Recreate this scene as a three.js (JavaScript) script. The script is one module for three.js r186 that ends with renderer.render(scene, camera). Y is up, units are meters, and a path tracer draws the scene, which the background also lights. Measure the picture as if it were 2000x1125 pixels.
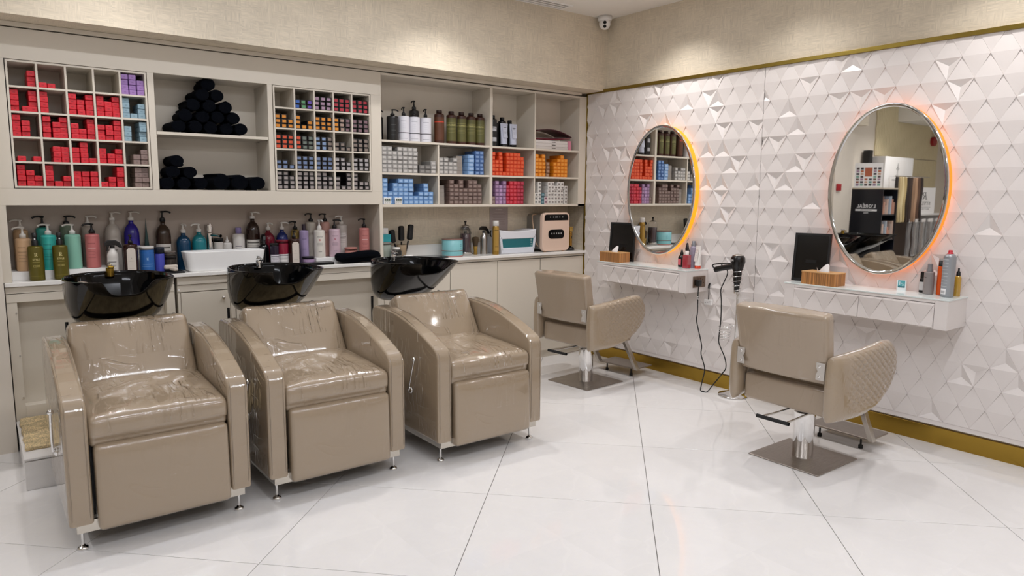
import * as THREE from 'three';
import { RoundedBoxGeometry } from 'three/addons/geometries/RoundedBoxGeometry.js';
import { mergeGeometries, mergeVertices } from 'three/addons/utils/BufferGeometryUtils.js';
import { RectAreaLightUniformsLib } from 'three/addons/lights/RectAreaLightUniformsLib.js';

// ---------- camera, exposure, lights ----------
const scene = new THREE.Scene();
const camera = new THREE.PerspectiveCamera(44.39, 2000 / 1125, 0.05, 60);
camera.rotation.order = 'YXZ';
camera.position.set(0, 1.5, 0);
camera.rotation.set(-0.13228485, -0.65149227, 0.00771447);
scene.add(camera);
const renderer = new THREE.WebGLRenderer({ antialias: true });
renderer.toneMapping = THREE.LinearToneMapping;
renderer.toneMappingExposure = 1.42;
renderer.shadowMap.enabled = true;
RectAreaLightUniformsLib.init();
scene.background = new THREE.Color(0x000000);

const CEIL = 3.035;
const WARM = 0xf6f3f2, NEUTRAL = 0xeef2fb;
// long linear lamps let into the ceiling: [x, z, length along x, strength]
const LINEAR = [[1.75, -3.6, 3.2, 17], [1.75, -0.9, 3.2, 27], [1.75, 1.3, 3.2, 27], [-1.9, -3.3, 0.9, 24], [-1.2, 0.2, 2.0, 27]];
// recessed downlights: [x, z, strength]
const SPOTS = [[4.15, -3.75, 3.2], [4.15, -2.75, 1.8], [4.15, -1.5, 2.4], [0.66, -4.2, 2], [2.83, -4.2, 3], [-1.6, -4.4, 6]];

// ---------- helpers ----------
let seed = 20240611;
const rnd = () => { seed = (seed * 1664525 + 1013904223) % 4294967296; return seed / 4294967296; };
const rr = (a, b) => a + (b - a) * rnd();
const taken = new Map();
function numbered(n) { const k = taken.get(n) || 0; taken.set(n, k + 1); return k ? `${n}_${String(k).padStart(3, '0')}` : n; }
function thing(name, label, category, pos = [0, 0, 0], turn = 0, group) {
  const o = new THREE.Group(); o.name = numbered(name); scene.add(o);
  o.position.set(...pos); o.rotation.y = turn; o.userData = { label, category };
  if (group) o.userData.group = group;
  return o;
}
function part(parent, name, geo, mat, pos, rot, label) {
  const m = new THREE.Mesh(geo, mat); m.name = name; m.castShadow = m.receiveShadow = true;
  if (pos) m.position.set(...pos);
  if (rot) m.rotation.set(...rot);
  if (label) m.userData.label = label;
  parent.add(m); return m;
}
function solo(name, geo, mat, label, category, pos = [0, 0, 0], turn = 0, group) {
  const m = part(scene, numbered(name), geo, mat, pos); m.rotation.y = turn;
  m.userData = { label, category }; if (group) m.userData.group = group;
  return m;
}
function struct(name, geo, mat, label, category) {
  const m = part(scene, numbered(name), geo, mat); m.userData = { kind: 'structure' };
  if (label) m.userData.label = label;
  if (category) m.userData.category = category;
  return m;
}
const strip = (g) => { const n = g.index ? g.toNonIndexed() : g; for (const k of Object.keys(n.attributes)) if (!['position', 'normal', 'uv'].includes(k)) n.deleteAttribute(k); if (!n.attributes.uv) n.setAttribute('uv', new THREE.BufferAttribute(new Float32Array(n.attributes.position.count * 2), 2)); return n; };
const merge = (list) => mergeGeometries(list.map(strip));
const bx = (w, h, d, x = 0, y = 0, z = 0) => new THREE.BoxGeometry(w, h, d).translate(x, y, z);
const span = (x0, x1, y0, y1, z0, z1) => bx(x1 - x0, y1 - y0, z1 - z0, (x0 + x1) / 2, (y0 + y1) / 2, (z0 + z1) / 2);
const rb = (w, h, d, r, x = 0, y = 0, z = 0, s = 3) => new RoundedBoxGeometry(w, h, d, s, Math.min(r, w / 2.01, h / 2.01, d / 2.01)).translate(x, y, z);
const rspan = (x0, x1, y0, y1, z0, z1, r = 0.002, s = 2) => rb(x1 - x0, y1 - y0, z1 - z0, r, (x0 + x1) / 2, (y0 + y1) / 2, (z0 + z1) / 2, s);
const cyl = (r1, r0, h, x = 0, y = 0, z = 0, s = 24) => new THREE.CylinderGeometry(r1, r0, h, s).translate(x, y, z);   // top radius, bottom radius, centre
const lathe = (pts, s = 28) => new THREE.LatheGeometry(pts.map(([r, y]) => new THREE.Vector2(Math.max(r, 0.0001), y)), s);
const tube = (pts, r, seg = 24, rad = 8, closed = false) => new THREE.TubeGeometry(new THREE.CatmullRomCurve3(pts.map((p) => new THREE.Vector3(...p)), closed, 'catmullrom', 0.5), seg, r, rad, closed);
function ext(pts, depth, bevel = 0, curve = 8, bs = 2) {   // extruded outline in x-y, thickness along z, centred
  const s = pts instanceof THREE.Shape ? pts : new THREE.Shape(pts.map((p) => new THREE.Vector2(...p)));
  const g = new THREE.ExtrudeGeometry(s, { depth: depth - 2 * bevel, bevelEnabled: bevel > 0, bevelSize: bevel, bevelThickness: bevel, bevelSegments: bs, curveSegments: curve });
  return g.translate(0, 0, -depth / 2 + bevel);
}
// texture coordinates in metres, laid on each face along the axis it points to
function metric(g, k = 1) {
  const n = strip(g), p = n.attributes.position, nr = n.attributes.normal, uv = n.attributes.uv;
  for (let i = 0; i < p.count; i += 3) {
    let ax = 0, ay = 0, az = 0;
    for (let j = 0; j < 3; j++) { ax += Math.abs(nr.getX(i + j)); ay += Math.abs(nr.getY(i + j)); az += Math.abs(nr.getZ(i + j)); }
    for (let j = 0; j < 3; j++) {
      const x = p.getX(i + j), y = p.getY(i + j), z = p.getZ(i + j);
      if (ax >= ay && ax >= az) uv.setXY(i + j, z * k, y * k); else if (ay >= az) uv.setXY(i + j, x * k, z * k); else uv.setXY(i + j, x * k, y * k);
    }
  }
  return n;
}
// soft upholstered block: rounded box with points all over, then a displacement
function soft(w, h, d, r, f, n = 12) {
  const axis = (L, m) => { const a = [], h2 = L / 2; for (let i = 0; i <= 4; i++) a.push(-h2 + r * (1 - Math.cos(i / 4 * Math.PI / 2))); for (let i = 1; i < m; i++) a.push(-h2 + r + (L - 2 * r) * i / m); for (let i = 0; i <= 4; i++) a.push(h2 - r + r * Math.sin(i / 4 * Math.PI / 2)); return a; };
  const X = axis(w, n), Y = axis(h, Math.max(3, Math.round(n * h / w))), Z = axis(d, Math.max(3, Math.round(n * d / w)));
  const g = new THREE.BoxGeometry(1, 1, 1, X.length - 1, Y.length - 1, Z.length - 1), p = g.attributes.position;
  for (let i = 0; i < p.count; i++) {
    const q = [[p.getX(i), X, w], [p.getY(i), Y, h], [p.getZ(i), Z, d]].map(([c, A]) => A[Math.round((c + 0.5) * (A.length - 1))]);
    const lim = [w / 2 - r, h / 2 - r, d / 2 - r], core = q.map((v, j) => Math.max(-lim[j], Math.min(lim[j], v))), del = q.map((v, j) => v - core[j]);
    const L = Math.hypot(...del) || 1; let o = core.map((c, j) => c + del[j] / L * r);
    if (L < 1e-9) o = q;
    if (f) o = f(...o);
    p.setXYZ(i, ...o);
  }
  g.deleteAttribute('normal'); g.deleteAttribute('uv');
  const m = mergeVertices(g, 1e-5); m.computeVertexNormals();
  return metric(m);
}
// the same surface lifted a little along its normals: clear film pulled over upholstery
function lifted(g, d = 0.0022) { const c = strip(g.clone()), p = c.attributes.position, n = c.attributes.normal; for (let i = 0; i < p.count; i++) p.setXYZ(i, p.getX(i) + n.getX(i) * d, p.getY(i) + n.getY(i) * d, p.getZ(i) + n.getZ(i) * d); return c; }
const wrapped = (mesh, taut) => { part(mesh, 'clear_film', lifted(mesh.geometry), taut ? mat.filmTaut : mat.film, null, null, 'crinkled clear plastic film'); return mesh; };
const pt = (x, y, z) => new THREE.Vector3(x, y, z);

// ---------- textures ----------
function valueNoise(period, sd) {
  const t = new Float32Array(period * period); let s = sd;
  for (let i = 0; i < t.length; i++) { s = (s * 1664525 + 1013904223) % 4294967296; t[i] = s / 4294967296; }
  const P = (a) => ((a % period) + period) % period, sm = (a) => a * a * (3 - 2 * a);
  return (x, y) => { const xi = Math.floor(x), yi = Math.floor(y), u = sm(x - xi), v = sm(y - yi), a = P(xi), b = P(xi + 1), c = P(yi) * period, d = P(yi + 1) * period; return (t[a + c] * (1 - u) + t[b + c] * u) * (1 - v) + (t[a + d] * (1 - u) + t[b + d] * u) * v; };
}
function dataTex(n, f, srgb, rep = 1) {
  const d = new Uint8Array(n * n * 4);
  for (let y = 0; y < n; y++) for (let x = 0; x < n; x++) { const c = f(x / n, y / n); const i = (y * n + x) * 4; for (let k = 0; k < 3; k++) d[i + k] = Math.max(0, Math.min(255, (Array.isArray(c) ? c[k] : c) * 255)); d[i + 3] = 255; }
  const t = new THREE.DataTexture(d, n, n); t.wrapS = t.wrapT = THREE.RepeatWrapping; t.magFilter = THREE.LinearFilter; t.minFilter = THREE.LinearMipmapLinearFilter; t.generateMipmaps = true;
  if (srgb) t.colorSpace = THREE.SRGBColorSpace;
  t.repeat.set(rep, rep); t.needsUpdate = true; return t;
}
function canvasTex(w, h, draw) {
  const c = document.createElement('canvas'); c.width = w; c.height = h; draw(c.getContext('2d'), w, h);
  const t = new THREE.CanvasTexture(c); t.colorSpace = THREE.SRGBColorSpace; return t;
}
const nA = valueNoise(64, 11), nB = valueNoise(128, 77), nC = valueNoise(256, 5);
// grasscloth: short crossed threads in patches
const weave = (u, v) => {
  const hz = nC(u * 24 + 40 * 0, v * 256) * 0.6 + nB(u * 8, v * 128) * 0.4, vt = nC(u * 256, v * 24) * 0.6 + nB(u * 128, v * 8) * 0.4;
  const pick = 0.55 * nA(u * 16, v * 16) + 0.45 * nB(u * 64, v * 64) + 0.02, k = Math.max(0, Math.min(1, (pick - 0.4) * 5));
  return hz * k + vt * (1 - k);
};
const texWeave = dataTex(1024, (u, v) => { const w = weave(u, v), m = nA(u * 6, v * 6); const k = 0.885 + (w - 0.5) * 0.12 + (m - 0.5) * 0.04; return [0.97 * k, 0.915 * k, 0.82 * k]; }, true, 1.4);
const texWeaveBump = dataTex(512, weave, false, 1.4);
const texStone = dataTex(512, (u, v) => { const a = nA(u * 4, v * 4), b = nB(u * 16, v * 16), c = nC(u * 64, v * 64); const vein = Math.abs(nA(u * 5 + b * 0.6, v * 5 + a) - 0.5); const k = 0.955 + (a - 0.5) * 0.014 + (b - 0.5) * 0.01 + (c - 0.5) * 0.006 + (vein < 0.015 ? 0.008 : 0); return [k, k * 0.996, k * 0.994]; }, true, 0.8);
// crinkles of clear film stretched over upholstery
const ridge = (n, p) => Math.pow(1 - Math.abs(2 * n - 1), p), step = (a, b, x) => { const t = Math.max(0, Math.min(1, (x - a) / (b - a))); return t * t * (3 - 2 * t); };
const texCrinkle = dataTex(512, (u, v) => {
  const w = nA(u * 4, v * 4), long = ridge(nB(u * 16 + w * 2.2, v * 2 + 7), 9) * step(0.42, 0.72, nA(u * 4 + 31, v * 4 + 9)), fine = ridge(nC(u * 36 + w * 3, v * 10), 12) * step(0.5, 0.75, nA(u * 8 + 3, v * 8 + 40)), cross = ridge(nB(u * 3 + 50, v * 14 + w * 3), 10) * step(0.55, 0.8, nA(u * 4 + 17, v * 4 + 51));
  return 0.75 * long + 0.35 * fine + 0.5 * cross + 0.1 * nA(u * 6, v * 6);
}, false, 1.5);
const texBamboo = dataTex(256, (u, v) => { const s = Math.floor(u * 64), a = nB(s * 3.7, 2), b = nC(u * 256, v * 3); const k = 0.62 + a * 0.5 + (b - 0.5) * 0.2; return [0.74 * k, 0.51 * k, 0.29 * k]; }, true, 4);
const texBrushed = dataTex(256, (u, v) => 0.3 + 0.25 * nC(u * 4, v * 256), false, 3);
const texMat = dataTex(256, (u, v) => { const k = 0.72 + nC(u * 128, v * 40) * 0.35 + nA(u * 10, v * 10) * 0.2; return [0.86 * k, 0.77 * k, 0.6 * k]; }, true, 3);
const texFuzz = dataTex(256, (u, v) => nC(u * 100, v * 100) * 0.6 + nB(u * 30, v * 30) * 0.4, false, 6);

// ---------- materials ----------
const cache = new Map();
function M(hex, rough = 0.5, metal = 0, more) {
  const key = JSON.stringify([hex, rough, metal, more && Object.keys(more)]);
  if (!more && cache.has(key)) return cache.get(key);
  const m = new THREE.MeshPhysicalMaterial({ color: hex, roughness: rough, metalness: metal, ...(more || {}) });
  if (!more) cache.set(key, m);
  return m;
}
const mat = {
  ceiling: M('#efebe4', 0.9), wallpaper: M('#ffffff', 0.62, 0, { map: texWeave, bumpMap: texWeaveBump, bumpScale: 0.0006 }),
  plain: M('#ded4c6', 0.7), panel: M('#e6dfdb', 0.3), brass: M('#a98a3c', 0.24, 1), brassDark: M('#8f7a3a', 0.35, 1),
  paint: M('#d9d0c1', 0.38), gapDark: M('#1c1a18', 0.9),
  tile: M('#f6f4f2', 0.05, 0, { map: texStone }), grout: M('#77726c', 0.9),
  stone: M('#eeebe6', 0.12), gloss: M('#b3a498', 0.1), white: M('#f2f0ee', 0.3), whiteGloss: M('#f6f5f3', 0.06),
  vinyl: M('#a18e76', 0.42, 0, { clearcoat: 0.7, clearcoatRoughness: 0.07 }), filmTaut: M('#ffffff', 0.03, 0, { transmission: 1, thickness: 0, ior: 1.5, bumpMap: texCrinkle, bumpScale: 0.004 }), film: M('#ffffff', 0.03, 0, { transmission: 1, thickness: 0, ior: 1.5, bumpMap: texCrinkle, bumpScale: 0.018 }),
  vinylFlat: M('#a08e79', 0.36, 0, { clearcoat: 1, clearcoatRoughness: 0.05, bumpMap: texCrinkle, bumpScale: 0.0015 }),
  chrome: M('#e8e8e8', 0.06, 1), steel: M('#bdb7b0', 0.3, 1), steelBrushed: M('#a49c94', 0.28, 1, { roughnessMap: texBrushed, roughness: 0.8 }),
  black: M('#0b0b0c', 0.35), blackGloss: M('#030304', 0.07, 0, { specularIntensity: 0.5 }), rubber: M('#141414', 0.7),
  towel: M('#05070d', 0.95, 0, { specularIntensity: 0.15, bumpMap: texFuzz, bumpScale: 0.002 }), mirror: M('#f4f4f2', 0.015, 1),
  glass: M('#ffffff', 0.02, 0, { transmission: 1, thickness: 0 }),
};
// ---------- the room ----------
const XW = 4.615, ZF = -4.9, ZB = -5.17;          // right wall, cabinet fronts, backs of the niches
const X0 = -4.5, Z1 = 2.6, ZL = -5.3;              // far left wall, wall behind, wall of the display area
{
  // floor: square slabs laid on the diagonal, joints recessed
  const base = struct('floor', span(X0 - 0.2, XW + 0.2, -0.14, -0.004, -5.6, Z1 + 0.2), mat.grout, 'glossy white floor slabs laid on the diagonal with thin grey joints', 'floor');
  const s = 0.5705, ox = 2.535, oz = -2.196, gap = 0.0021, lim = [X0, XW, ZL, Z1], full = [];
  const clip = (poly, ax, val, sign) => { const out = []; poly.forEach((a, i) => { const b = poly[(i + 1) % poly.length], da = (a[ax] - val) * sign, db = (b[ax] - val) * sign; if (da >= 0) out.push(a); if (da * db < 0) { const t = da / (da - db); out.push([a[0] + (b[0] - a[0]) * t, a[1] + (b[1] - a[1]) * t]); } }); return out; };
  const slab = (poly) => { const g = new THREE.ExtrudeGeometry(new THREE.Shape(poly.map(([x, z]) => new THREE.Vector2(x, -z))), { depth: 0.0035, bevelEnabled: true, bevelSize: 0.0004, bevelThickness: 0.0005, bevelSegments: 1 }); return metric(g.rotateX(-Math.PI / 2).translate(0, -0.004, 0)); };
  const e = s - gap * 1.4142, whole = slab([[0, -e], [e, 0], [0, e], [-e, 0]]);
  for (let a = -16; a <= 16; a++) for (let b = -16; b <= 16; b++) {
    if ((a + b) % 2 === 0) continue;             // centres of the slabs lie between the joint crossings
    const cx = ox + a * s, cz = oz + b * s;
    let poly = [[cx, cz - e], [cx + e, cz], [cx, cz + e], [cx - e, cz]];
    const inside = poly.every(([x, z]) => x > lim[0] && x < lim[1] && z > lim[2] && z < lim[3]);
    if (inside) { part(base, 'floor_slab', whole, mat.tile, [cx, 0, cz]); continue; }
    poly = clip(clip(clip(clip(poly, 0, lim[0], 1), 0, lim[1], -1), 1, lim[2], 1), 1, lim[3], -1);
    if (poly.length < 3) continue;
    const ar = Math.abs(poly.reduce((t, p, i) => { const q = poly[(i + 1) % poly.length]; return t + p[0] * q[1] - p[1] * q[0]; }, 0)) / 2;
    if (ar > 0.004) part(base, 'floor_slab', slab(poly), mat.tile);
  }
  struct('ceiling', merge([span(-2.5, 3.08, CEIL, CEIL + 0.3, -5.6, Z1 + 0.2), span(4.02, XW + 0.2, CEIL, CEIL + 0.3, -5.6, Z1 + 0.2), span(3.08, 4.02, CEIL, CEIL + 0.3, -5.6, -4.64), span(3.08, 4.02, CEIL, CEIL + 0.3, -4.53, Z1 + 0.2), span(3.08, 4.02, CEIL + 0.28, CEIL + 0.3, -4.64, -4.53), span(X0 - 0.2, -2.5, 2.66, CEIL + 0.15, -5.6, Z1 + 0.2)]), mat.ceiling, 'white plaster ceiling', 'ceiling');
  struct('wall_right', metric(span(XW, XW + 0.15, 0, CEIL, -5.6, Z1 + 0.2)), mat.wallpaper, 'beige woven wallpaper above the white relief panels', 'wall');
  struct('wall_back', metric(span(-0.35, XW, 0, CEIL, -5.6, -5.2)), mat.plain, 'wall behind the built-in shelving', 'wall');
  const bulk = struct('wall_bulkhead', metric(span(-0.35, XW, 2.42, CEIL, -5.2, -4.68)), mat.wallpaper, 'beige woven wallpaper bulkhead above the shelving', 'wall');
  struct('wall_pillar', metric(span(-0.34, 0.112, 0, 2.42, -5.2, -4.845)), mat.plain, 'plain beige pillar at the left end of the shelving', 'wall');
  struct('wall_front', span(X0 - 0.2, XW + 0.2, 0, CEIL, Z1, Z1 + 0.2), mat.plain, 'plain beige wall behind the viewer', 'wall');
  struct('wall_left', span(X0 - 0.2, X0, 0, 2.66, -5.6, Z1), mat.plain, 'plain beige wall at the far left', 'wall');
  // display area beyond the pillar: cream wall of vertical wavy slats
  const wavy = struct('wall_display', span(X0, -0.35, 0, CEIL, -5.6, ZL - 0.02), mat.plain, 'cream wall of wavy vertical slats in the display area', 'wall');
  const sl = (y0, y1, ph) => { const n = 14, p = []; for (let i = 0; i <= n; i++) { const y = y0 + (y1 - y0) * i / n; p.push([0.009 * Math.sin(i * (y1 - y0 > 1 ? 3.1 : (y1 - y0) * 1.7) + ph), y]); } const q = p.map(([x, y]) => [x + 0.034, y]).reverse(); return ext([...p, ...q], 0.022, 0.004); };
  const up = [0, 1, 2, 3, 4, 5, 6, 7, 8, 9, 10, 11].map((k) => sl(2.12, 2.655, k * 0.55)), tall = [0, 1, 2, 3, 4, 5, 6, 7, 8, 9, 10, 11].map((k) => sl(2.12, 3.03, k * 0.55)), lo = [0, 1, 2, 3, 4, 5, 6, 7, 8, 9, 10, 11].map((k) => sl(0.0, 2.1, k * 0.55)), mw = M('#d9cba6', 0.6);
  for (let i = 0; i < 46; i++) { part(wavy, 'slat', (-4.0 + i * 0.047 < -2.54 ? up : tall)[i % 12], mw, [-4.0 + i * 0.047, 0, ZL - 0.008]); part(wavy, 'slat', lo[i % 12], mw, [-4.0 + i * 0.047, 0, ZL - 0.008]); }
  // brass lines
  struct('trim_1', rspan(XW - 0.036, XW, 2.409, 2.436, -4.9, 1.0, 0.002), mat.brassDark, 'slim brass strip over the white relief panels', 'trim');
  struct('trim_2', rspan(XW - 0.03, XW, 0.108, 2.409, -4.912, -4.893, 0.002), mat.brassDark, 'slim upright brass strip between shelving and relief panels', 'trim');
  struct('baseboard_right', rspan(XW - 0.02, XW, 0, 0.106, -4.895, Z1, 0.002), mat.brass, 'polished brass skirting along the right wall', 'skirting');
}
// white relief panels on the right wall: diamonds folded along their middle, some halves sunk to a point
const DW = 0.144, DH = 0.1268, RID = 0.0085;
function diamond(up, down, w = DW, h = DH, rid = RID) {   // in the panel's plane: x along the wall, y up, z out of the wall
  const g = 0.0003, P = [], tri = (a, b, c) => P.push(...a, ...b, ...c), L = [-w / 2 + g, 0, rid], R = [w / 2 - g, 0, rid], b = -0.0145;
  const half = (dir, kind) => {
    const A = [0, dir * (h - g * 2), kind === 2 ? rid : 0.0006], l = [...L], r = [...R], flip = dir < 0, f = (p, q, s) => flip ? tri(p, s, q) : tri(p, q, s);
    if (kind === 2) { const c = [0, dir * h / 3, rid - 0.018]; f(l, r, c); f(r, A, c); f(A, l, c); } else f(l, r, A);
    const B = (p) => [p[0], p[1], b];
    f(r, B(r), A); f(B(r), B(A), A); f(A, B(A), l); f(B(A), B(l), l);
    if ((dir > 0 && !down) || (dir < 0 && !up)) { f(l, B(l), r); f(B(l), B(r), r); }
  };
  if (up) half(1, up); if (down) half(-1, down);
  const geo = new THREE.BufferGeometry(); geo.setAttribute('position', new THREE.Float32BufferAttribute(P, 3)); geo.computeVertexNormals();
  return geo;
}
{
  const variants = new Map(), get = (u, d) => { const k = u + ',' + d; if (!variants.has(k)) variants.set(k, strip(diamond(u, d))); return variants.get(k); };
  const y0 = 2.303, BASE = XW - 0.0165;
  const panels = [[-4.893, -3.0518, -4.7555], [-3.0502, -1.2, -2.063], [-1.1984, 0.65, -1.13]];
  const list = [];
  panels.forEach(([za, zb, ph], k) => {
    const p = struct(`wall_panel_${k + 1}`, merge([span(XW - 0.0022, XW, 0.118, 2.411, za, zb), span(BASE - 0.006, XW - 0.0022, 0.118, 0.1465, za, zb)]), mat.panel, ['white relief wall panel behind the mirror next to the shelving', 'white relief wall panel behind the large mirror', 'white relief wall panel beyond the right edge'][k], 'wall panel');
    for (let r = -1; r <= 17; r++) {
      const y = y0 - r * DH, off = (r % 2 === 0) ? 0 : DW / 2, n0 = Math.ceil((za - ph - off) / DW - 0.01), n1 = Math.floor((zb - ph - off) / DW - 0.01);
      for (let n = n0 - 1; n <= n1 + 1; n++) {
        const zc = ph + off + (n + 0.5) * DW;
        const h1 = rnd(), h2 = rnd(), u = r < 0 ? 0 : (h1 < 0.18 ? 2 : 1), d = r > 16 ? 0 : (h2 < 0.18 ? 2 : 1);
        const cut = zc - DW / 2 < za - 0.001 || zc + DW / 2 > zb + 0.001;
        if (zc + DW / 2 <= za + 0.004 || zc - DW / 2 >= zb - 0.004) continue;
        list.push({ p, y, zc, u, d, cut, za, zb, k });
      }
    }
  });
  // clip a diamond at the seam of its panel
  const cutGeo = (g, lo, hi) => {
    const p = g.attributes.position, out = [];
    for (let i = 0; i < p.count; i += 3) {
      let poly = [0, 1, 2].map((j) => [p.getX(i + j), p.getY(i + j), p.getZ(i + j)]);
      for (const [val, sg] of [[lo, 1], [hi, -1]]) { const o = []; poly.forEach((a, q) => { const b = poly[(q + 1) % poly.length], da = (a[0] - val) * sg, db = (b[0] - val) * sg; if (da >= 0) o.push(a); if (da * db < 0) { const t = da / (da - db); o.push(a.map((v, m) => v + (b[m] - v) * t)); } }); poly = o; }
      for (let j = 2; j < poly.length; j++) out.push(...poly[0], ...poly[j - 1], ...poly[j]);
    }
    if (!out.length) return null;
    const r = new THREE.BufferGeometry(); r.setAttribute('position', new THREE.Float32BufferAttribute(out, 3)); r.computeVertexNormals(); return strip(r);
  };
  // the 300 that show largest are pieces of their own; furniture hides the lowest ones
  const score = (q) => { const d = Math.hypot(XW, q.y - 1.5, q.zc), seen = q.k < 2 && q.zc < -1.2 && !(q.y < 0.74 && q.zc < -3.6); return (seen ? 1 : 0) + 1 / d - (q.cut ? 0.3 : 0); };
  list.sort((a, b) => score(b) - score(a));
  const rest = new Map();
  let single = new Map();
  list.forEach((q, i) => {
    const n = single.get(q.p) || 0;
    // local x runs along -z so that local z comes out of the wall (towards -x)
    if (!q.cut && q.k < 2 && n < 300) { single.set(q.p, n + 1); part(q.p, 'relief_diamond', get(q.u, q.d), mat.panel, [BASE, q.y, q.zc], [0, -Math.PI / 2, 0]); return; }
    let g = get(q.u, q.d).clone();
    // local x maps to +z after the turn
    if (q.cut) { g = cutGeo(g, q.za + 0.0004 - q.zc, q.zb - 0.0004 - q.zc); if (!g) return; }
    if (!rest.has(q.p)) rest.set(q.p, []);
    rest.get(q.p).push(g.rotateY(-Math.PI / 2).translate(BASE, q.y, q.zc));
  });
  for (const [p, gs] of rest) { const m = part(p, 'relief_field', merge(gs), mat.panel); m.userData.kind = 'stuff'; }
}
// ---------- lamps in the ceiling ----------
{
  const glow = M('#ffffff', 0.6, 0, { emissive: new THREE.Color(NEUTRAL), emissiveIntensity: 4 });
  LINEAR.forEach(([x, z, len, power], i) => {
    const y = x < -2.5 ? 2.66 : CEIL;
    const t = thing('linear_ceiling_lamp', `slim linear lamp in the ceiling, ${['first', 'second', 'third', 'fourth', 'fifth'][i]} counted from the shelving`, 'lamp', [x, y, z], 0, 'linear ceiling lamps');
    part(t, 'housing', merge([span(-len / 2 - 0.01, len / 2 + 0.01, -0.012, 0, -0.055, -0.045), span(-len / 2 - 0.01, len / 2 + 0.01, -0.012, 0, 0.045, 0.055), span(-len / 2 - 0.01, -len / 2, -0.012, 0, -0.045, 0.045), span(len / 2, len / 2 + 0.01, -0.012, 0, -0.045, 0.045)]), mat.white);
    part(t, 'diffuser', span(-len / 2, len / 2, -0.006, -0.001, -0.045, 0.045), glow);
    const l = new THREE.RectAreaLight(NEUTRAL, power, len, 0.09); l.name = 'linear_light'; l.position.set(0, -0.014, 0); l.rotation.x = -Math.PI / 2; t.add(l);
  });
  SPOTS.forEach(([x, z, p], i) => {
    const t = thing('downlight', `round recessed downlight, number ${i + 1} along the walls`, 'lamp', [x, CEIL, z], 0, 'recessed downlights');
    t.userData.label = ['round downlight over the mirror next to the shelving', 'round downlight between the two mirrors', 'round downlight over the large mirror', 'round downlight over the left end of the shelving', 'round downlight over the right part of the shelving', 'round downlight over the display area'][i];
    part(t, 'trim_ring', lathe([[0.045, 0], [0.06, -0.002], [0.06, 0], [0.05, -0.006], [0.045, -0.004], [0.045, 0]]), mat.white);
    part(t, 'lens', cyl(0.044, 0.044, 0.003, 0, -0.003, 0), glow);
    const l = new THREE.SpotLight(WARM, p, 0, 1.05, 0.7, 2); l.name = 'down_light'; l.position.set(0, -0.02, 0); l.target.position.set(0, -3, 0); l.castShadow = true; l.shadow.radius = 2; t.add(l); t.add(l.target);
  });
  // slot grille of the air conditioning
  const v = thing('air_vent', 'white slotted air grille in the ceiling above the shelving', 'air vent', [3.55, CEIL, -4.585]);
  part(v, 'frame', merge([span(-0.5, 0.5, -0.006, 0, -0.075, -0.055), span(-0.5, 0.5, -0.006, 0, 0.055, 0.075), span(-0.5, -0.47, -0.006, 0, -0.055, 0.055), span(0.47, 0.5, -0.006, 0, -0.055, 0.055)]), mat.white);
  for (const z of [-0.022, 0.022]) part(v, 'slat', span(-0.47, 0.47, -0.006, -0.002, z - 0.009, z + 0.009), mat.white);
  // dome camera in the corner
  const c = thing('security_camera', 'white dome security camera in the ceiling corner', 'camera', [4.5, CEIL, -4.6]);
  part(c, 'mount', lathe([[0.001, 0], [0.062, 0], [0.062, -0.03], [0.056, -0.04], [0.001, -0.04]]), mat.white);
  const ball = part(c, 'ball', new THREE.SphereGeometry(0.05, 24, 18), mat.white, [0, -0.062, 0]);
  const dir = pt(-4.5, -1.5, 4.6).normalize(), ring = (s, off) => pt(dir.x, dir.y, dir.z).multiplyScalar(s).add(pt(0, off, 0));
  for (const [off, r] of [[0.012, 0.016], [-0.022, 0.014]]) { const q = ring(0.047, off * 0.9); const lens = part(ball, 'lens', new THREE.SphereGeometry(r, 16, 10).scale(1, 1, 0.4), mat.blackGloss, [q.x, q.y, q.z]); lens.lookAt(0, 1.5, 0); }
}
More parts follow.
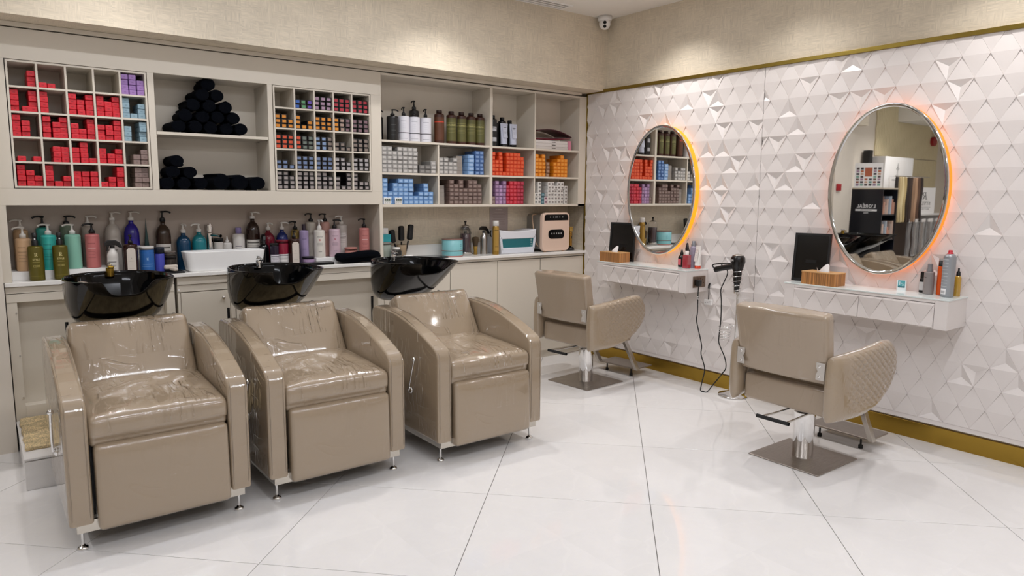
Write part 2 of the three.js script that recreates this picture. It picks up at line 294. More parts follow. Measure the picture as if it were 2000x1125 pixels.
// ---------- built-in shelving ----------
const CT = 0.978;                                   // worktop
{
  // left upper cabinet with two box racks and a towel niche
  const c = thing('wall_cabinet', 'off-white wall cabinet framing the two cube racks and the towel niche', 'cabinet');
  const f = (n, ...a) => part(c, n, metric(rspan(...a, 0.0015)), mat.paint);
  f('top_rail', 0.112, 2.493, 2.222, 2.392, ZF - 0.02, ZF);
  f('bottom_rail', 0.112, 2.493, 1.415, 1.51, ZF - 0.02, ZF);
  f('stile', 0.112, 0.2, 1.51, 2.222, ZF - 0.02, ZF);
  f('stile', 0.913, 0.95, 1.51, 2.222, ZF - 0.02, ZF);
  f('stile', 1.646, 1.679, 1.51, 2.222, ZF - 0.02, ZF);
  f('stile', 2.408, 2.493, 1.51, 2.222, ZF - 0.02, ZF);
  f('side_panel', 2.467, 2.493, 1.415, 2.392, ZB, ZF - 0.02);
  f('bottom_board', 0.112, 2.467, 1.415, 1.44, ZB, ZF - 0.02);
  part(c, 'back_panel', span(0.112, 2.493, 1.44, 2.392, ZB - 0.02, ZB), mat.paint);
  part(c, 'niche_side', span(0.93, 0.95, 1.51, 2.222, ZB, ZF - 0.02), mat.paint); part(c, 'niche_side', span(1.646, 1.666, 1.51, 2.222, ZB, ZF - 0.02), mat.paint);
  part(c, 'niche_top', span(0.95, 1.646, 2.222, 2.24, ZB, ZF - 0.02), mat.paint); part(c, 'niche_floor', span(0.95, 1.646, 1.49, 1.51, ZB, ZF - 0.02), mat.paint);
  part(c, 'shelf', metric(rspan(0.951, 1.645, 1.852, 1.871, ZB + 0.001, ZF - 0.004, 0.002)), mat.paint);
  for (const x of [0.957, 1.639]) for (const z of [-4.94, -5.1]) part(c, 'shelf_pin', cyl(0.004, 0.004, 0.014, 0, 0, 0, 8).rotateZ(Math.PI / 2), mat.steel, [x, 1.847, z]);
}
function rack(x0, x1, y0, y1, label) {
  const r = thing('cube_rack', label, 'shelf rack', [0, 0, 0], 0, 'five by five cube racks');
  const t = 0.0105, z0 = ZB + 0.002, z1 = ZF + 0.004;
  for (const x of [x0 + 0.03, x1 - 0.07]) part(r, 'shim', span(x, x + 0.04, 1.51, y0, z0 + 0.03, z0 + 0.09), mat.paint);
  part(r, 'back', span(x0, x1, y0, y1, z0, z0 + 0.004), mat.paint);
  const px = (x1 - x0 - t) / 5, py = (y1 - y0 - t) / 5;
  for (let i = 0; i <= 5; i++) { part(r, 'divider', span(x0 + i * px, x0 + i * px + t, y0, y1, z0 + 0.004, z1), mat.paint); part(r, 'shelf', span(x0, x1, y0 + i * py, y0 + i * py + t, z0 + 0.004, z1 - 0.0004), mat.paint); }
  return (row, col) => ({ x0: x0 + col * px + t, x1: x0 + (col + 1) * px, y0: y0 + (4 - row) * py + t, y1: y0 + (5 - row) * py });
}
const cellL = rack(0.2045, 0.9085, 1.514, 2.218, 'cube rack of mostly red boxes beside the left pillar');
const cellR = rack(1.6835, 2.4035, 1.511, 2.219, 'cube rack of black boxes with coloured labels beside the towels');
{
  // right open shelving
  const c = thing('shelf_unit', 'off-white open shelving of boxes and bottles beside the relief wall', 'shelf unit');
  const b = (n, ...a) => part(c, n, metric(rspan(...a, 0.0015)), mat.paint);
  b('top_board', 2.494, 4.6, 2.372, 2.39, ZB, ZF); b('bottom_board', 2.494, 4.6, 1.393, 1.414, ZB, ZF);
  b('upright', 3.492, 3.52, 1.414, 2.372, ZB, ZF); b('upright', 3.976, 3.99, 1.414, 2.372, ZB, ZF - 0.006); b('upright', 2.988, 3.002, 1.414, 1.882, ZB, ZF - 0.006);
  b('end_panel', 4.5, 4.603, 1.393, 2.372, ZB, ZF);
  b('shelf', 2.494, 3.492, 1.884, 1.9, ZB, ZF - 0.002); b('shelf', 3.52, 3.976, 1.884, 1.9, ZB, ZF - 0.002); b('shelf', 3.99, 4.5, 1.884, 1.9, ZB, ZF - 0.002);
  for (const [a, e] of [[2.494, 2.988], [3.002, 3.492], [3.52, 3.976], [3.99, 4.5]]) b('shelf', a, e, 1.64, 1.656, ZB, ZF - 0.002);
  part(c, 'back_panel', span(2.494, 4.6, 1.393, 2.39, ZB - 0.02, ZB), mat.paint);
  // fascia and shutter gap under the bulkhead
  struct('trim_3', metric(rspan(0.112, 4.5, 2.396, 2.419, -4.9, -4.872, 0.002)), mat.paint, 'off-white fascia strip under the bulkhead', 'trim');
  // niche below: sides, splashbacks
  struct('trim_4', metric(rspan(0.112, 0.155, CT, 1.415, ZB, ZF, 0.002)), mat.paint, 'off-white left cheek of the niche over the worktop', 'trim');
  struct('trim_5', metric(rspan(2.466, 2.494, CT, 1.415, ZB, ZF, 0.002)), mat.paint, 'off-white divider between the two niches over the worktop', 'trim');
  struct('splashback', span(0.155, 2.466, CT, 1.415, ZB - 0.02, ZB), mat.gloss, 'glossy greige splashback behind the hair wash bottles', 'splashback');
  struct('splashback', metric(span(2.494, XW, CT, 1.393, ZB - 0.02, ZB)), mat.wallpaper, 'beige woven wall behind the steriliser and the tins', 'splashback');
  struct('upstand', rspan(2.494, 4.612, CT, 1.075, ZB, ZB + 0.012, 0.002), mat.stone, 'pale stone upstand along the back of the right worktop', 'upstand');
  solo('worktop', metric(rspan(0.116, 4.612, 0.953, CT, -5.2, -4.878, 0.004, 3)), mat.stone, 'long white stone worktop over the base cabinets', 'worktop');
}
// base cabinets under the worktop
function baseUnit(x0, x1, label, o = {}) {
  const c = thing('base_cabinet', label, 'cabinet', [0, 0, 0], 0, 'base cabinets under the worktop');
  const f = (n, a, b, d, e, z0, z1, m = mat.paint) => part(c, n, metric(rspan(a, b, d, e, z0, z1, 0.0015)), m);
  f('carcass', x0, x1, 0, 0.952, -5.2, -4.99);
  f('plinth', x0, x1, 0, 0.07, -4.99, -4.93);
  if (o.flush) {
    f('rail', x0, x1, 0.932, 0.952, -4.99, ZF);
    const n = o.flush, w = (x1 - x0) / n;
    for (let i = 0; i < n; i++) f('door', x0 + i * w + 0.002, x0 + (i + 1) * w - 0.002, 0.072, 0.925, -4.93, -4.906);
  } else {
    f('rail', x0, x1, 0.913, 0.95, -4.99, ZF); f('apron', x0, x1, 0.862, 0.91, -4.99, ZF + 0.003);
    f('stile', x0, x0 + 0.05, 0.072, 0.862, -4.99, ZF); f('stile', x1 - 0.05, x1, 0.072, 0.862, -4.99, ZF);
    f('bottom_rail', x0 + 0.05, x1 - 0.05, 0.072, 0.25, -4.99, ZF);
    f('door', x0 + 0.05, x1 - 0.05, 0.25, 0.862, -4.989, -4.975, mat.paint);
    for (const y of [0.3, 0.55, 0.8]) part(c, 'hinge_screw', cyl(0.005, 0.005, 0.006, 0, 0, 0, 8).rotateX(Math.PI / 2), mat.steel, [x0 + 0.043, y, ZF + 0.002]);
  }
  return c;
}
baseUnit(0.118, 1.002, 'base cabinet with a recessed panel beside the left pillar');
{
  const c = thing('base_cabinet', 'base cabinet with a round dark knob behind the first basin', 'cabinet', [0, 0, 0], 0, 'base cabinets under the worktop');
  const f = (n, ...a) => part(c, n, metric(rspan(...a, 0.0015)), mat.paint);
  f('carcass', 1.02, 1.38, 0, 0.952, -5.2, -4.93); f('rail', 1.02, 1.38, 0.9, 0.95, -4.93, ZF); f('apron', 1.02, 1.38, 0.852, 0.897, -4.93, ZF - 0.008);
  const d = f('door', 1.04, 1.345, 0.08, 0.846, -4.93, ZF - 0.006);
  part(d, 'knob', lathe([[0, 0.022], [0.01, 0.02], [0.012, 0.014], [0.006, 0.008], [0.006, 0], [0, 0]], 16).rotateX(Math.PI / 2), mat.steel, [1.302, 0.797, ZF - 0.006]);
  f('filler', 1.349, 1.38, 0.08, 0.846, -4.93, ZF - 0.006); f('stile', 1.02, 1.036, 0.08, 0.846, -4.93, ZF);
  part(c, 'plug_screw', cyl(0.006, 0.006, 0.004, 0, 0, 0, 10).rotateX(Math.PI / 2), mat.white, [1.03, 0.868, ZF - 0.006]);
}
baseUnit(1.384, 2.49, 'base cabinet with a recessed panel behind the second basin');
baseUnit(2.494, 3.1, 'base cabinet with flush doors behind the third basin', { flush: 1 });
baseUnit(3.102, 4.06, 'base cabinet with two flush doors under the round tin', { flush: 2 });
baseUnit(4.064, 4.6, 'base cabinet with one flush door next to the relief wall', { flush: 1 });
{
  // plumbing step along the base cabinets and its mat
  const p = thing('plinth_step', 'low white tiled step against the left base cabinet', 'step');
  part(p, 'core', span(0.12, 2.54, 0.0, 0.155, -4.894, -4.175), mat.white);
  for (const [a, b] of [[0.116, 0.92], [0.924, 1.73], [1.734, 2.545]]) { part(p, 'riser_tile', rspan(a, b, 0.0, 0.148, -4.175, -4.163, 0.0015), mat.tile); part(p, 'tread_tile', rspan(a, b, 0.155, 0.166, -4.894, -4.16, 0.0015), mat.tile); }
  const g = soft(1.9, 0.02, 0.6, 0.008, (x, y, z) => [x + 0.004 * Math.sin(z * 40), y + 0.002 * Math.sin(x * 23) * Math.sin(z * 31), z + 0.004 * Math.sin(x * 37)], 40);
  solo('floor_mat', g, M('#ffffff', 1, 0, { map: texMat, bumpMap: texFuzz, bumpScale: 0.006 }), 'beige shaggy mat lying on the low step', 'mat', [1.08, 0.176, -4.585]);
}
// ---------- hair wash chairs ----------
function washChair(x, z, ord, side) {
  const W = 0.735, D = 0.77;
  const c = thing('wash_chair', `taupe film-wrapped hair wash armchair, ${ord}`, 'armchair', [x, 0, z], 0, 'hair wash armchairs');
  // arms: outline in z-y, thickness along x
  const s = new THREE.Shape(); s.moveTo(0, 0.137); s.lineTo(0, 0.585); s.quadraticCurveTo(0, 0.63, -0.045, 0.65); s.bezierCurveTo(-0.2, 0.715, -0.36, 0.775, -0.6, 0.79); s.lineTo(-0.73, 0.79); s.quadraticCurveTo(-0.77, 0.79, -0.77, 0.75); s.lineTo(-0.77, 0.137); s.lineTo(0, 0.137);
  for (const k of [-1, 1]) {
    // outline x is the chair's z axis
    const g = metric(ext(s, 0.09, 0.012, 14, 3).rotateY(-Math.PI / 2).scale(1, 1, 1));
    const a = wrapped(part(c, 'armrest', g, mat.vinyl, [k * (W / 2 - 0.045), 0, -0.012]), true);
    // seams along the edges of the arm's top and front
    for (const e of [-0.033, 0.033]) part(a, 'seam', tube([[e, 0.15, 0.0125], [e, 0.57, 0.0125], [e, 0.625, -0.003], [e, 0.655, -0.035], [e, 0.725, -0.21], [e, 0.783, -0.4], [e, 0.8025, -0.6], [e, 0.8025, -0.72]], 0.0022, 40, 5), mat.vinylFlat);
  }
  const seat = part(c, 'seat', soft(0.556, 0.135, 0.55, 0.03, (a, b, d) => { const e = Math.max(0, 1 - (a / 0.278) ** 4) * Math.max(0, 1 - (d / 0.275) ** 4); return [a, b + (b > 0 ? 0.022 * e : 0) + (b > 0.02 ? 0.004 * Math.sin(a * 31 + d * 9) * Math.sin(d * 23) * e : 0), d + (d > 0.2 && b > -0.02 ? 0.012 * Math.cos(b * 20) : 0)]; }, 26), mat.vinyl, [0, 0.52, -0.285]);
  seat.rotation.x = 0.06; wrapped(seat);
  const back = part(c, 'backrest', soft(0.552, 0.42, 0.13, 0.035, (a, b, d) => { const e = Math.max(0, 1 - (a / 0.276) ** 4) * Math.max(0, 1 - (b / 0.21) ** 4); return [a * (1 - 0.03 * (b / 0.21)), b, d + (d > 0 ? 0.02 * e : 0)]; }, 30), mat.vinyl, [0, 0.665, -0.63], [-0.5, 0, 0]);
  wrapped(part(c, 'leg_panel', soft(0.535, 0.368, 0.078, 0.022, (a, b, d) => { const e = Math.max(0, 1 - (a / 0.272) ** 6) * Math.max(0, 1 - (b / 0.18) ** 6); return [a, b, d + (d > 0 ? 0.01 * e : 0)]; }, 20), mat.vinyl, [0.004, 0.272, -0.022], [-0.035, 0, 0]), true); wrapped(back);
  part(c, 'inner_frame', span(-0.27, 0.27, 0.13, 0.45, -0.75, -0.08), mat.black);
  // steel rails round the bottom
  const r = part(c, 'base_frame', merge([span(-0.34, 0.34, 0.085, 0.135, -0.03, -0.018), span(-0.34, -0.328, 0.085, 0.135, -0.76, -0.03), span(0.328, 0.34, 0.085, 0.135, -0.76, -0.03), span(-0.34, 0.34, 0.085, 0.135, -0.772, -0.76)]), M('#cbc6bd', 0.22, 1));
  for (const [fx, fz] of [[-0.32, -0.055], [0.32, -0.055], [-0.32, -0.73], [0.32, -0.73]]) part(c, 'foot', merge([cyl(0.006, 0.006, 0.075, 0, 0.055, 0, 12), lathe([[0, 0], [0.021, 0], [0.022, 0.006], [0.019, 0.013], [0.011, 0.016], [0.008, 0.022], [0, 0.022]], 20)]), mat.chrome, [fx, 0, fz]);
  // recline lever on the left flank
  const lx = -W / 2 - 0.016;
  const lv = part(c, 'lever', tube([[lx, 0.37, -0.3], [lx - 0.004, 0.46, -0.265], [lx - 0.004, 0.56, -0.23]], 0.006, 8, 8), mat.chrome);
  part(lv, 'lever_knob', new THREE.SphereGeometry(0.013, 16, 12), mat.chrome, [lx - 0.004, 0.565, -0.228]);
  part(lv, 'pivot', lathe([[0, 0.016], [0.014, 0.014], [0.02, 0.006], [0.02, 0], [0, 0]], 18).rotateZ(Math.PI / 2), mat.chrome, [-W / 2 + 0.001, 0.365, -0.3]);
  return c;
}
// glazed black bowl: rim with a neck rest cut down in front, outer shell and inner basin
function bowlGeo() {
  const A = 0.25, nu = 120, rows = [], BOT = 0.775;
  const rim = (t) => { const d = Math.abs(((t - Math.PI / 2 + Math.PI) % (2 * Math.PI) + 2 * Math.PI) % (2 * Math.PI) - Math.PI); const k = Math.max(0, 1 - (d / 0.42) ** 2); return 1.058 - 0.082 * k * k * (3 - 2 * k) + 0.008 * Math.max(0, Math.sin(t)); };
  const pw = (v, e) => Math.sign(v) * Math.abs(v) ** e;
  // [share of radius, share of height]; the front wall leans out over the back of the chair
  const outer = [[0.0, 0], [0.36, 0], [0.56, 0.02], [0.73, 0.1], [0.86, 0.26], [0.94, 0.48], [0.983, 0.72], [0.998, 0.92], [1.0, 0.985]], inner = [[0.99, 1.0], [0.968, 1.004], [0.95, 0.985], [0.93, 0.93], [0.88, 0.75], [0.79, 0.52], [0.64, 0.32], [0.44, 0.22], [0.2, 0.18], [0, 0.17]];
  const rout = (h) => { for (let i = 3; i < outer.length; i++) if (h <= outer[i][1]) { const [r0, h0] = outer[i - 1], [r1, h1] = outer[i]; return r0 + (r1 - r0) * (h - h0) / (h1 - h0); } return 1; };
  for (const [r, h] of [...outer, ...inner]) { const row = []; for (let i = 0; i < nu; i++) {
    const t = i / nu * 2 * Math.PI, st = Math.sin(t), y = BOT + (rim(t) - BOT) * h, ha = Math.max(0, (y - BOT) / (1.058 - BOT)), k = r / Math.max(0.5, rout(h));
    const z0 = -0.2 * (1 - h), front = -0.13 + 0.445 * ha ** 0.95 - z0, back = 0.3 + 0.03 * h + z0;
    row.push([pw(Math.cos(t), 0.8) * A * r, y, z0 + pw(st, st > 0 ? 0.7 : 0.85) * (st > 0 ? front : back) * k]);
  } rows.push(row); }
  const P = [], I = [];
  rows.forEach((row) => row.forEach((p) => P.push(...p)));
  for (let j = 0; j < rows.length - 1; j++) for (let i = 0; i < nu; i++) { const a = j * nu + i, b = j * nu + (i + 1) % nu, c = a + nu, d = b + nu; I.push(a, c, b, b, c, d); }
  const g = new THREE.BufferGeometry(); g.setAttribute('position', new THREE.Float32BufferAttribute(P, 3)); g.setIndex(I); g.computeVertexNormals(); return strip(g);
}
const bowlShape = bowlGeo();
function washBasin(x, z, ord, gold) {
  const c = thing('wash_basin', `glossy black hair wash basin ${ord}`, 'basin', [x, 0, z], 0, 'hair wash basins');
  part(c, 'bowl', bowlShape, mat.blackGloss);
  for (const k of [-1, 1]) part(c, 'post', cyl(0.008, 0.008, 0.65, k * (k < 0 ? 0.232 : 0.285), 0.492, -0.16, 12), mat.black);
  part(c, 'bracket', merge([span(-0.232, 0.285, 0.6, 0.63, -0.172, -0.148), span(-0.04, 0.04, 0.63, 0.776, -0.18, -0.14)]), mat.black);
  const t = part(c, 'tap', merge([cyl(0.02, 0.022, 0.045, 0.0, 1.055, -0.29, 20), rb(0.03, 0.016, 0.06, 0.006, 0, 1.085, -0.275)]), gold ? mat.brass : mat.chrome);
  part(t, 'tap_lever', merge([rb(0.012, 0.008, 0.06, 0.003, 0, 1.1, -0.29), cyl(0.008, 0.008, 0.02, 0, 1.093, -0.3, 12)]), mat.chrome);
  const h = part(c, 'shower_hose', tube([[-0.19, 1.0, -0.12], [-0.165, 1.03, -0.08], [-0.12, 1.01, -0.02], [-0.1, 0.93, 0.02]], 0.007, 20, 8), mat.steel);
  part(h, 'shower_head', lathe([[0, 0.035], [0.015, 0.03], [0.024, 0.01], [0.022, 0], [0, 0]], 18), mat.chrome, [-0.19, 0.985, -0.13]);
  part(c, 'drain', cyl(0.022, 0.022, 0.004, 0, 0.825, -0.16, 20), mat.chrome);
}
const PLACE = [[0.59, -3.27], [1.415, -3.28], [2.327, -3.23]];
washChair(...PLACE[0], 'the one nearest the left pillar'); washChair(...PLACE[1], 'the middle one of three'); washChair(...PLACE[2], 'the one nearest the styling chairs');
washBasin(0.585, -4.15, 'behind the armchair nearest the left pillar', true); washBasin(1.405, -4.16, 'behind the middle armchair'); washBasin(2.32, -4.12, 'behind the armchair nearest the styling chairs');

// ---------- styling chairs ----------
// upholstered arm: a cushion over a curved outline, its outer face quilted in diamonds
function armGeo(outer) {
  const nu = 96, nv = 70, P = [], I = [];
  const yb = (s) => 0.335 + 0.02 * s + 0.045 * Math.max(0, (s - 0.4) / 0.6) ** 2, yt = (s) => 0.68 + 0.055 * s - 0.014 * Math.max(0, (s - 0.75) / 0.25) ** 2;
  const xr = (t) => -0.295 + 0.012 * (1 - (2 * t - 1) ** 2) * -1, xf = (t) => t > 0.58 ? 0.315 - 0.085 * ((t - 0.58) / 0.42) ** 2 : 0.315 - 0.2 * ((0.58 - t) / 0.58) ** 2;
  const edge = (s) => Math.max(0, 1 - Math.abs(2 * s - 1) ** 9) ** 0.5;
  for (const side of [1, -1]) for (let j = 0; j <= nv; j++) for (let i = 0; i <= nu; i++) {
    const q = (k) => 0.5 - 0.5 * Math.cos(Math.PI * k) * 0.55 - 0.5 * (1 - 2 * k) * 0.45, s = q(i / nu), t = q(j / nv);
    const x = xr(t) + s * (xf(t) - xr(t)), y = yb(s) + t * (yt(s) - yb(s)), e = edge(s) * edge(t);
    const a = (x * 1.0 + y * 1.25) / 0.05, b = (x * 1.0 - y * 1.25) / 0.05, tr = (v) => Math.abs(Math.sin(Math.PI * v));
    const quilt = side > 0 && s > 0.16 && t > 0.1 ? 0.009 * Math.min(1, (s - 0.16) * 8) * Math.min(1, (t - 0.1) * 6) * (Math.min(1, Math.min(tr(a), tr(b)) * 1.6) ** 0.6 - 1) : 0;
    const bulge = 0.055 * Math.sin(Math.PI * Math.min(1, s * 0.62 + 0.05));
    P.push(x, y, (side * 0.043 * e + quilt * e + bulge) * outer);
  }
  const n = (nu + 1) * (nv + 1);
  for (let k = 0; k < 2; k++) for (let j = 0; j < nv; j++) for (let i = 0; i < nu; i++) { const a = k * n + j * (nu + 1) + i, b = a + 1, c = a + nu + 1, d = c + 1; ((k === 0) === (outer > 0)) ? I.push(a, b, c, b, d, c) : I.push(a, c, b, b, c, d); }
  const g = new THREE.BufferGeometry(); g.setAttribute('position', new THREE.Float32BufferAttribute(P, 3)); g.setIndex(I);
  const m = mergeVertices(g, 1e-4); m.computeVertexNormals(); return metric(m);
}
const armOut = armGeo(1), armIn = armGeo(-1);
function stylingChair(x, z, turn, label) {   // faces +x
  const c = thing('styling_chair', label, 'styling chair', [x, 0, z], turn, 'styling chairs');
  const hw = 0.25;
  part(c, 'base_plate', rb(0.43, 0.008, 0.43, 0.004, 0, 0.004, 0, 2), mat.steelBrushed);
  const post = part(c, 'hydraulic_post', lathe([[0, 0.008], [0.058, 0.008], [0.058, 0.27], [0.054, 0.276], [0.04, 0.278], [0.04, 0.31], [0, 0.31]], 40), mat.chrome);
  part(post, 'collar', lathe([[0.0, 0.3], [0.06, 0.3], [0.075, 0.318], [0.075, 0.326], [0, 0.326]], 32), mat.black);
  const lever = part(c, 'pump_lever', merge([tube([[-0.04, 0.287, -0.06], [-0.2, 0.286, -0.062], [-0.34, 0.29, -0.066]], 0.006, 10, 8), tube([[-0.04, 0.287, 0.06], [-0.2, 0.286, 0.07], [-0.34, 0.29, 0.084]], 0.006, 10, 8), tube([[-0.34, 0.29, -0.066], [-0.34, 0.29, 0.084]], 0.006, 2, 8)]), mat.chrome);
  part(lever, 'lever_grip', tube([[-0.34, 0.29, -0.09], [-0.34, 0.29, 0.105]], 0.011, 4, 10), mat.rubber);
  part(c, 'seat_frame', metric(rb(0.5, 0.15, 2 * hw, 0.018, 0.01, 0.415, 0, 3)), mat.vinylFlat);
  part(c, 'seat_cushion', soft(0.47, 0.1, 2 * hw - 0.02, 0.03, (a, b, d) => [a, b + (b > 0 ? 0.02 * Math.max(0, 1 - (a / 0.235) ** 4) * Math.max(0, 1 - (d / 0.24) ** 4) : 0), d], 16), mat.vinyl, [0.05, 0.5, 0]);
  const back = part(c, 'backrest', soft(0.085, 0.38, 0.545, 0.024, (a, b, d) => [a + 0.02 * (1 - (d / 0.265) ** 2) * (a < 0 ? -1 : 0.4), b + 0.006 * (1 - (d / 0.265) ** 2), d * (0.965 + 0.045 * (b + 0.19) / 0.385)], 16), mat.vinylFlat, [-0.262, 0.715, 0], [0, 0, 0.19]);
  for (const k of [-1, 1]) {
    part(back, 'piping', tube([[-0.036, -0.175, k * 0.243], [-0.04, 0, k * 0.252], [-0.036, 0.176, k * 0.262]], 0.004, 14, 6), mat.vinylFlat);
    wrapped(part(c, 'armrest', k > 0 ? armOut : armIn, mat.vinyl, [0.0, 0, k * (hw + 0.025)]), true);
    const br = part(c, 'hinge_plate', ext([[-0.022, -0.045], [0.022, -0.045], [0.022, -0.02], [0.013, 0], [0.022, 0.02], [0.022, 0.045], [-0.022, 0.045]].map(([a, b]) => [-k * a, b]), 0.005, 0.001).rotateY(-Math.PI / 2), M('#cfcac4', 0.35, 0.5), [-0.3, 0.6, k * (hw - 0.012)]);
    for (const y of [-0.027, 0.027]) part(br, 'screw', new THREE.SphereGeometry(0.007, 12, 8).scale(0.5, 1, 1), mat.chrome, [-0.004, y, -k * 0.004]);
  }
  // footrest: two flat bars from the seat and a plate on small feet
  const f = part(c, 'footrest', rb(0.22, 0.012, 0.4, 0.004, 0.5, 0.072, 0, 2).applyMatrix4(new THREE.Matrix4()), mat.steelBrushed);
  for (const k of [-1, 1]) { part(f, 'footrest_bar', ext([[0.2, 0.36], [0.235, 0.36], [0.425, 0.066], [0.39, 0.066]], 0.03, 0.002), mat.steel, [0, 0, k * 0.2]); part(f, 'foot_pad', merge([cyl(0.013, 0.013, 0.02, 0.42, 0.01, k * 0.13, 14), cyl(0.006, 0.006, 0.048, 0.42, 0.043, k * 0.13, 8)]), mat.rubber); }
  return c;
}
stylingChair(3.735, -2.105, 0, 'taupe quilted styling chair in front of the large mirror');
stylingChair(3.865, -4.075, 0.08, 'taupe quilted styling chair beside the shelving, seen from behind');
// ---------- vanity shelves, mirrors ----------
function vanity(z0, z1, label, ph) {
  const v = thing('vanity_shelf', label, 'vanity shelf', [0, 0, 0], 0, 'vanity shelves on the relief wall');
  const xf = 4.335, xb = XW - 0.02, yb = 0.75, yt = 0.919, t = 0.018;
  part(v, 'side', rspan(xf, xb, yb, yt, z0, z0 + 0.07, 0.002), mat.panel); part(v, 'side', rspan(xf, xb, yb, yt, z1 - 0.07, z1, 0.002), mat.panel);
  part(v, 'top_board', rspan(xf, xb, yt - t, yt, z0 + 0.07, z1 - 0.07, 0.001), mat.panel); part(v, 'bottom_board', rspan(xf + 0.02, xb, yb, yb + 0.014, z0 + 0.07, z1 - 0.07, 0.001), mat.panel);
  part(v, 'glass_top', rspan(xf - 0.004, xb, yt, 0.927, z0 - 0.004, z1 + 0.004, 0.001), M('#e4ecea', 0.05, 0));
  const a = z0 + 0.072, b = z1 - 0.072, mid = (a + b) / 2;
  for (const [p, q] of [[a, mid - 0.001], [mid + 0.001, b]]) {
    const d = part(v, 'drawer', span(xf - 0.001, xf + 0.012, yb + 0.004, yt - t - 0.003, p, q), mat.panel);
    const w = (q - p) / 3, h = yt - t - 0.003 - yb - 0.004;
    // triangles of the relief run on over the drawer
    const tri = (pts, hs) => { const P = []; const n = pts.length; const A = pts.map((c, i) => [xf - 0.001 - hs[i], c[1], c[0]]); P.push(...A[0], ...A[1], ...A[2]); for (let i = 0; i < 3; i++) { const u = A[i], s = A[(i + 1) % 3], B = (k) => [xf, k[1], k[2]]; P.push(...u, ...B(u), ...s, ...B(u), ...B(s), ...s); } const g = new THREE.BufferGeometry(); g.setAttribute('position', new THREE.Float32BufferAttribute(P, 3)); g.computeVertexNormals(); return g; };
    const y0 = yb + 0.012, y1 = yt - t - 0.012, R = 0.009;
    for (let i = 0; i < 3; i++) {
      const l = p + i * w, r = l + w, m = (l + r) / 2;
      part(d, 'relief_triangle', tri([[l + 0.002, y1], [r - 0.002, y1], [m, y0]], [R, R, 0.0006]), mat.panel);
      if (i < 2) part(d, 'relief_triangle', tri([[m + 0.002, y0], [m + w - 0.002, y0], [r, y1]], [R, R, 0.0006]), mat.panel);
    }
    part(d, 'relief_triangle', tri([[p + 0.001, y0], [p + w / 2 - 0.002, y0], [p + 0.001, y1]], [R, R, 0.0006]), mat.panel);
    part(d, 'relief_triangle', tri([[q - w / 2 + 0.002, y0], [q - 0.001, y0], [q - 0.001, y1]], [R, R, 0.0006]), mat.panel);
  }
  return v;
}
vanity(-4.45, -3.475, 'white floating vanity shelf with a wall socket on its side');
vanity(-2.645, -1.634, 'white floating vanity shelf under the large mirror');

function ellipseShape(a, b, hole) { const s = new THREE.Shape(); s.absellipse(0, 0, a, b, 0, Math.PI * 2); if (hole) { const h = new THREE.Path(); h.absellipse(0, 0, a - hole, b - hole, 0, Math.PI * 2); s.holes.push(h); } return s; }
function ovalMirror(zc, yc, a, b, label, glowHex) {
  const t = thing('oval_mirror', label, 'mirror', [4.53, yc, zc], -Math.PI / 2, 'backlit oval mirrors');   // local x along z, local z towards the room
  part(t, 'glass', ext(ellipseShape(a - 0.004, b - 0.004), 0.004, 0, 90).translate(0, 0, -0.002), mat.mirror);
  const bevel = []; for (let i = 0; i <= 128; i++) { const q = i / 128 * 2 * Math.PI; bevel.push([Math.cos(q), Math.sin(q)]); }
  const P = [], I = []; const prof = [[0.0, -0.006], [0.0, 0.003], [0.004, 0.005], [0.010, 0.005], [0.024, 0.0008], [0.026, -0.006]];
  bevel.forEach(([cx, cy]) => prof.forEach(([in_, z]) => P.push(cx * (a - in_), cy * (b - in_), z)));
  for (let i = 0; i < 128; i++) for (let j = 0; j < prof.length - 1; j++) { const k = i * prof.length + j; I.push(k, k + 1, k + prof.length, k + 1, k + prof.length + 1, k + prof.length); }
  const g = new THREE.BufferGeometry(); g.setAttribute('position', new THREE.Float32BufferAttribute(P, 3)); g.setIndex(I); g.computeVertexNormals();
  part(t, 'bevel', g, M('#dcdcda', 0.04, 1));
  part(t, 'backing', ext(ellipseShape(a - 0.05, b - 0.05), 0.062, 0, 60).translate(0, 0, -0.037), mat.white);
  const led = part(t, 'light_strip', ext(ellipseShape(a - 0.006, b - 0.006, 0.02), 0.052, 0, 90).translate(0, 0, -0.034), M('#b87018', 0.5, 0, { emissive: new THREE.Color(glowHex), emissiveIntensity: 0.85 }));
  part(t, 'led_tape', ext(ellipseShape(a - 0.012, b - 0.012, 0.014), 0.003, 0, 90).translate(0, 0, -0.062), M('#f0c8a0', 0.5, 0, { emissive: new THREE.Color('#ffb080'), emissiveIntensity: 1.6 }));
  const n = 16;
  for (let i = 0; i < n; i++) { const q = (i + 0.5) / n * 2 * Math.PI; const l = new THREE.PointLight('#ffb080', 0.0004); l.name = 'strip_light'; l.position.set(Math.cos(q) * (a - 0.036), Math.sin(q) * (b - 0.036), -0.06); l.castShadow = true; l.shadow.radius = 0.4; t.add(l); }
}
ovalMirror(-3.9425, 1.539, 0.3615, 0.53, 'oval mirror with an orange light rim beside the shelving', '#ff9a10');
ovalMirror(-2.126, 1.5435, 0.365, 0.5285, 'oval mirror with an orange light rim reflecting the display area', '#ff7a08');

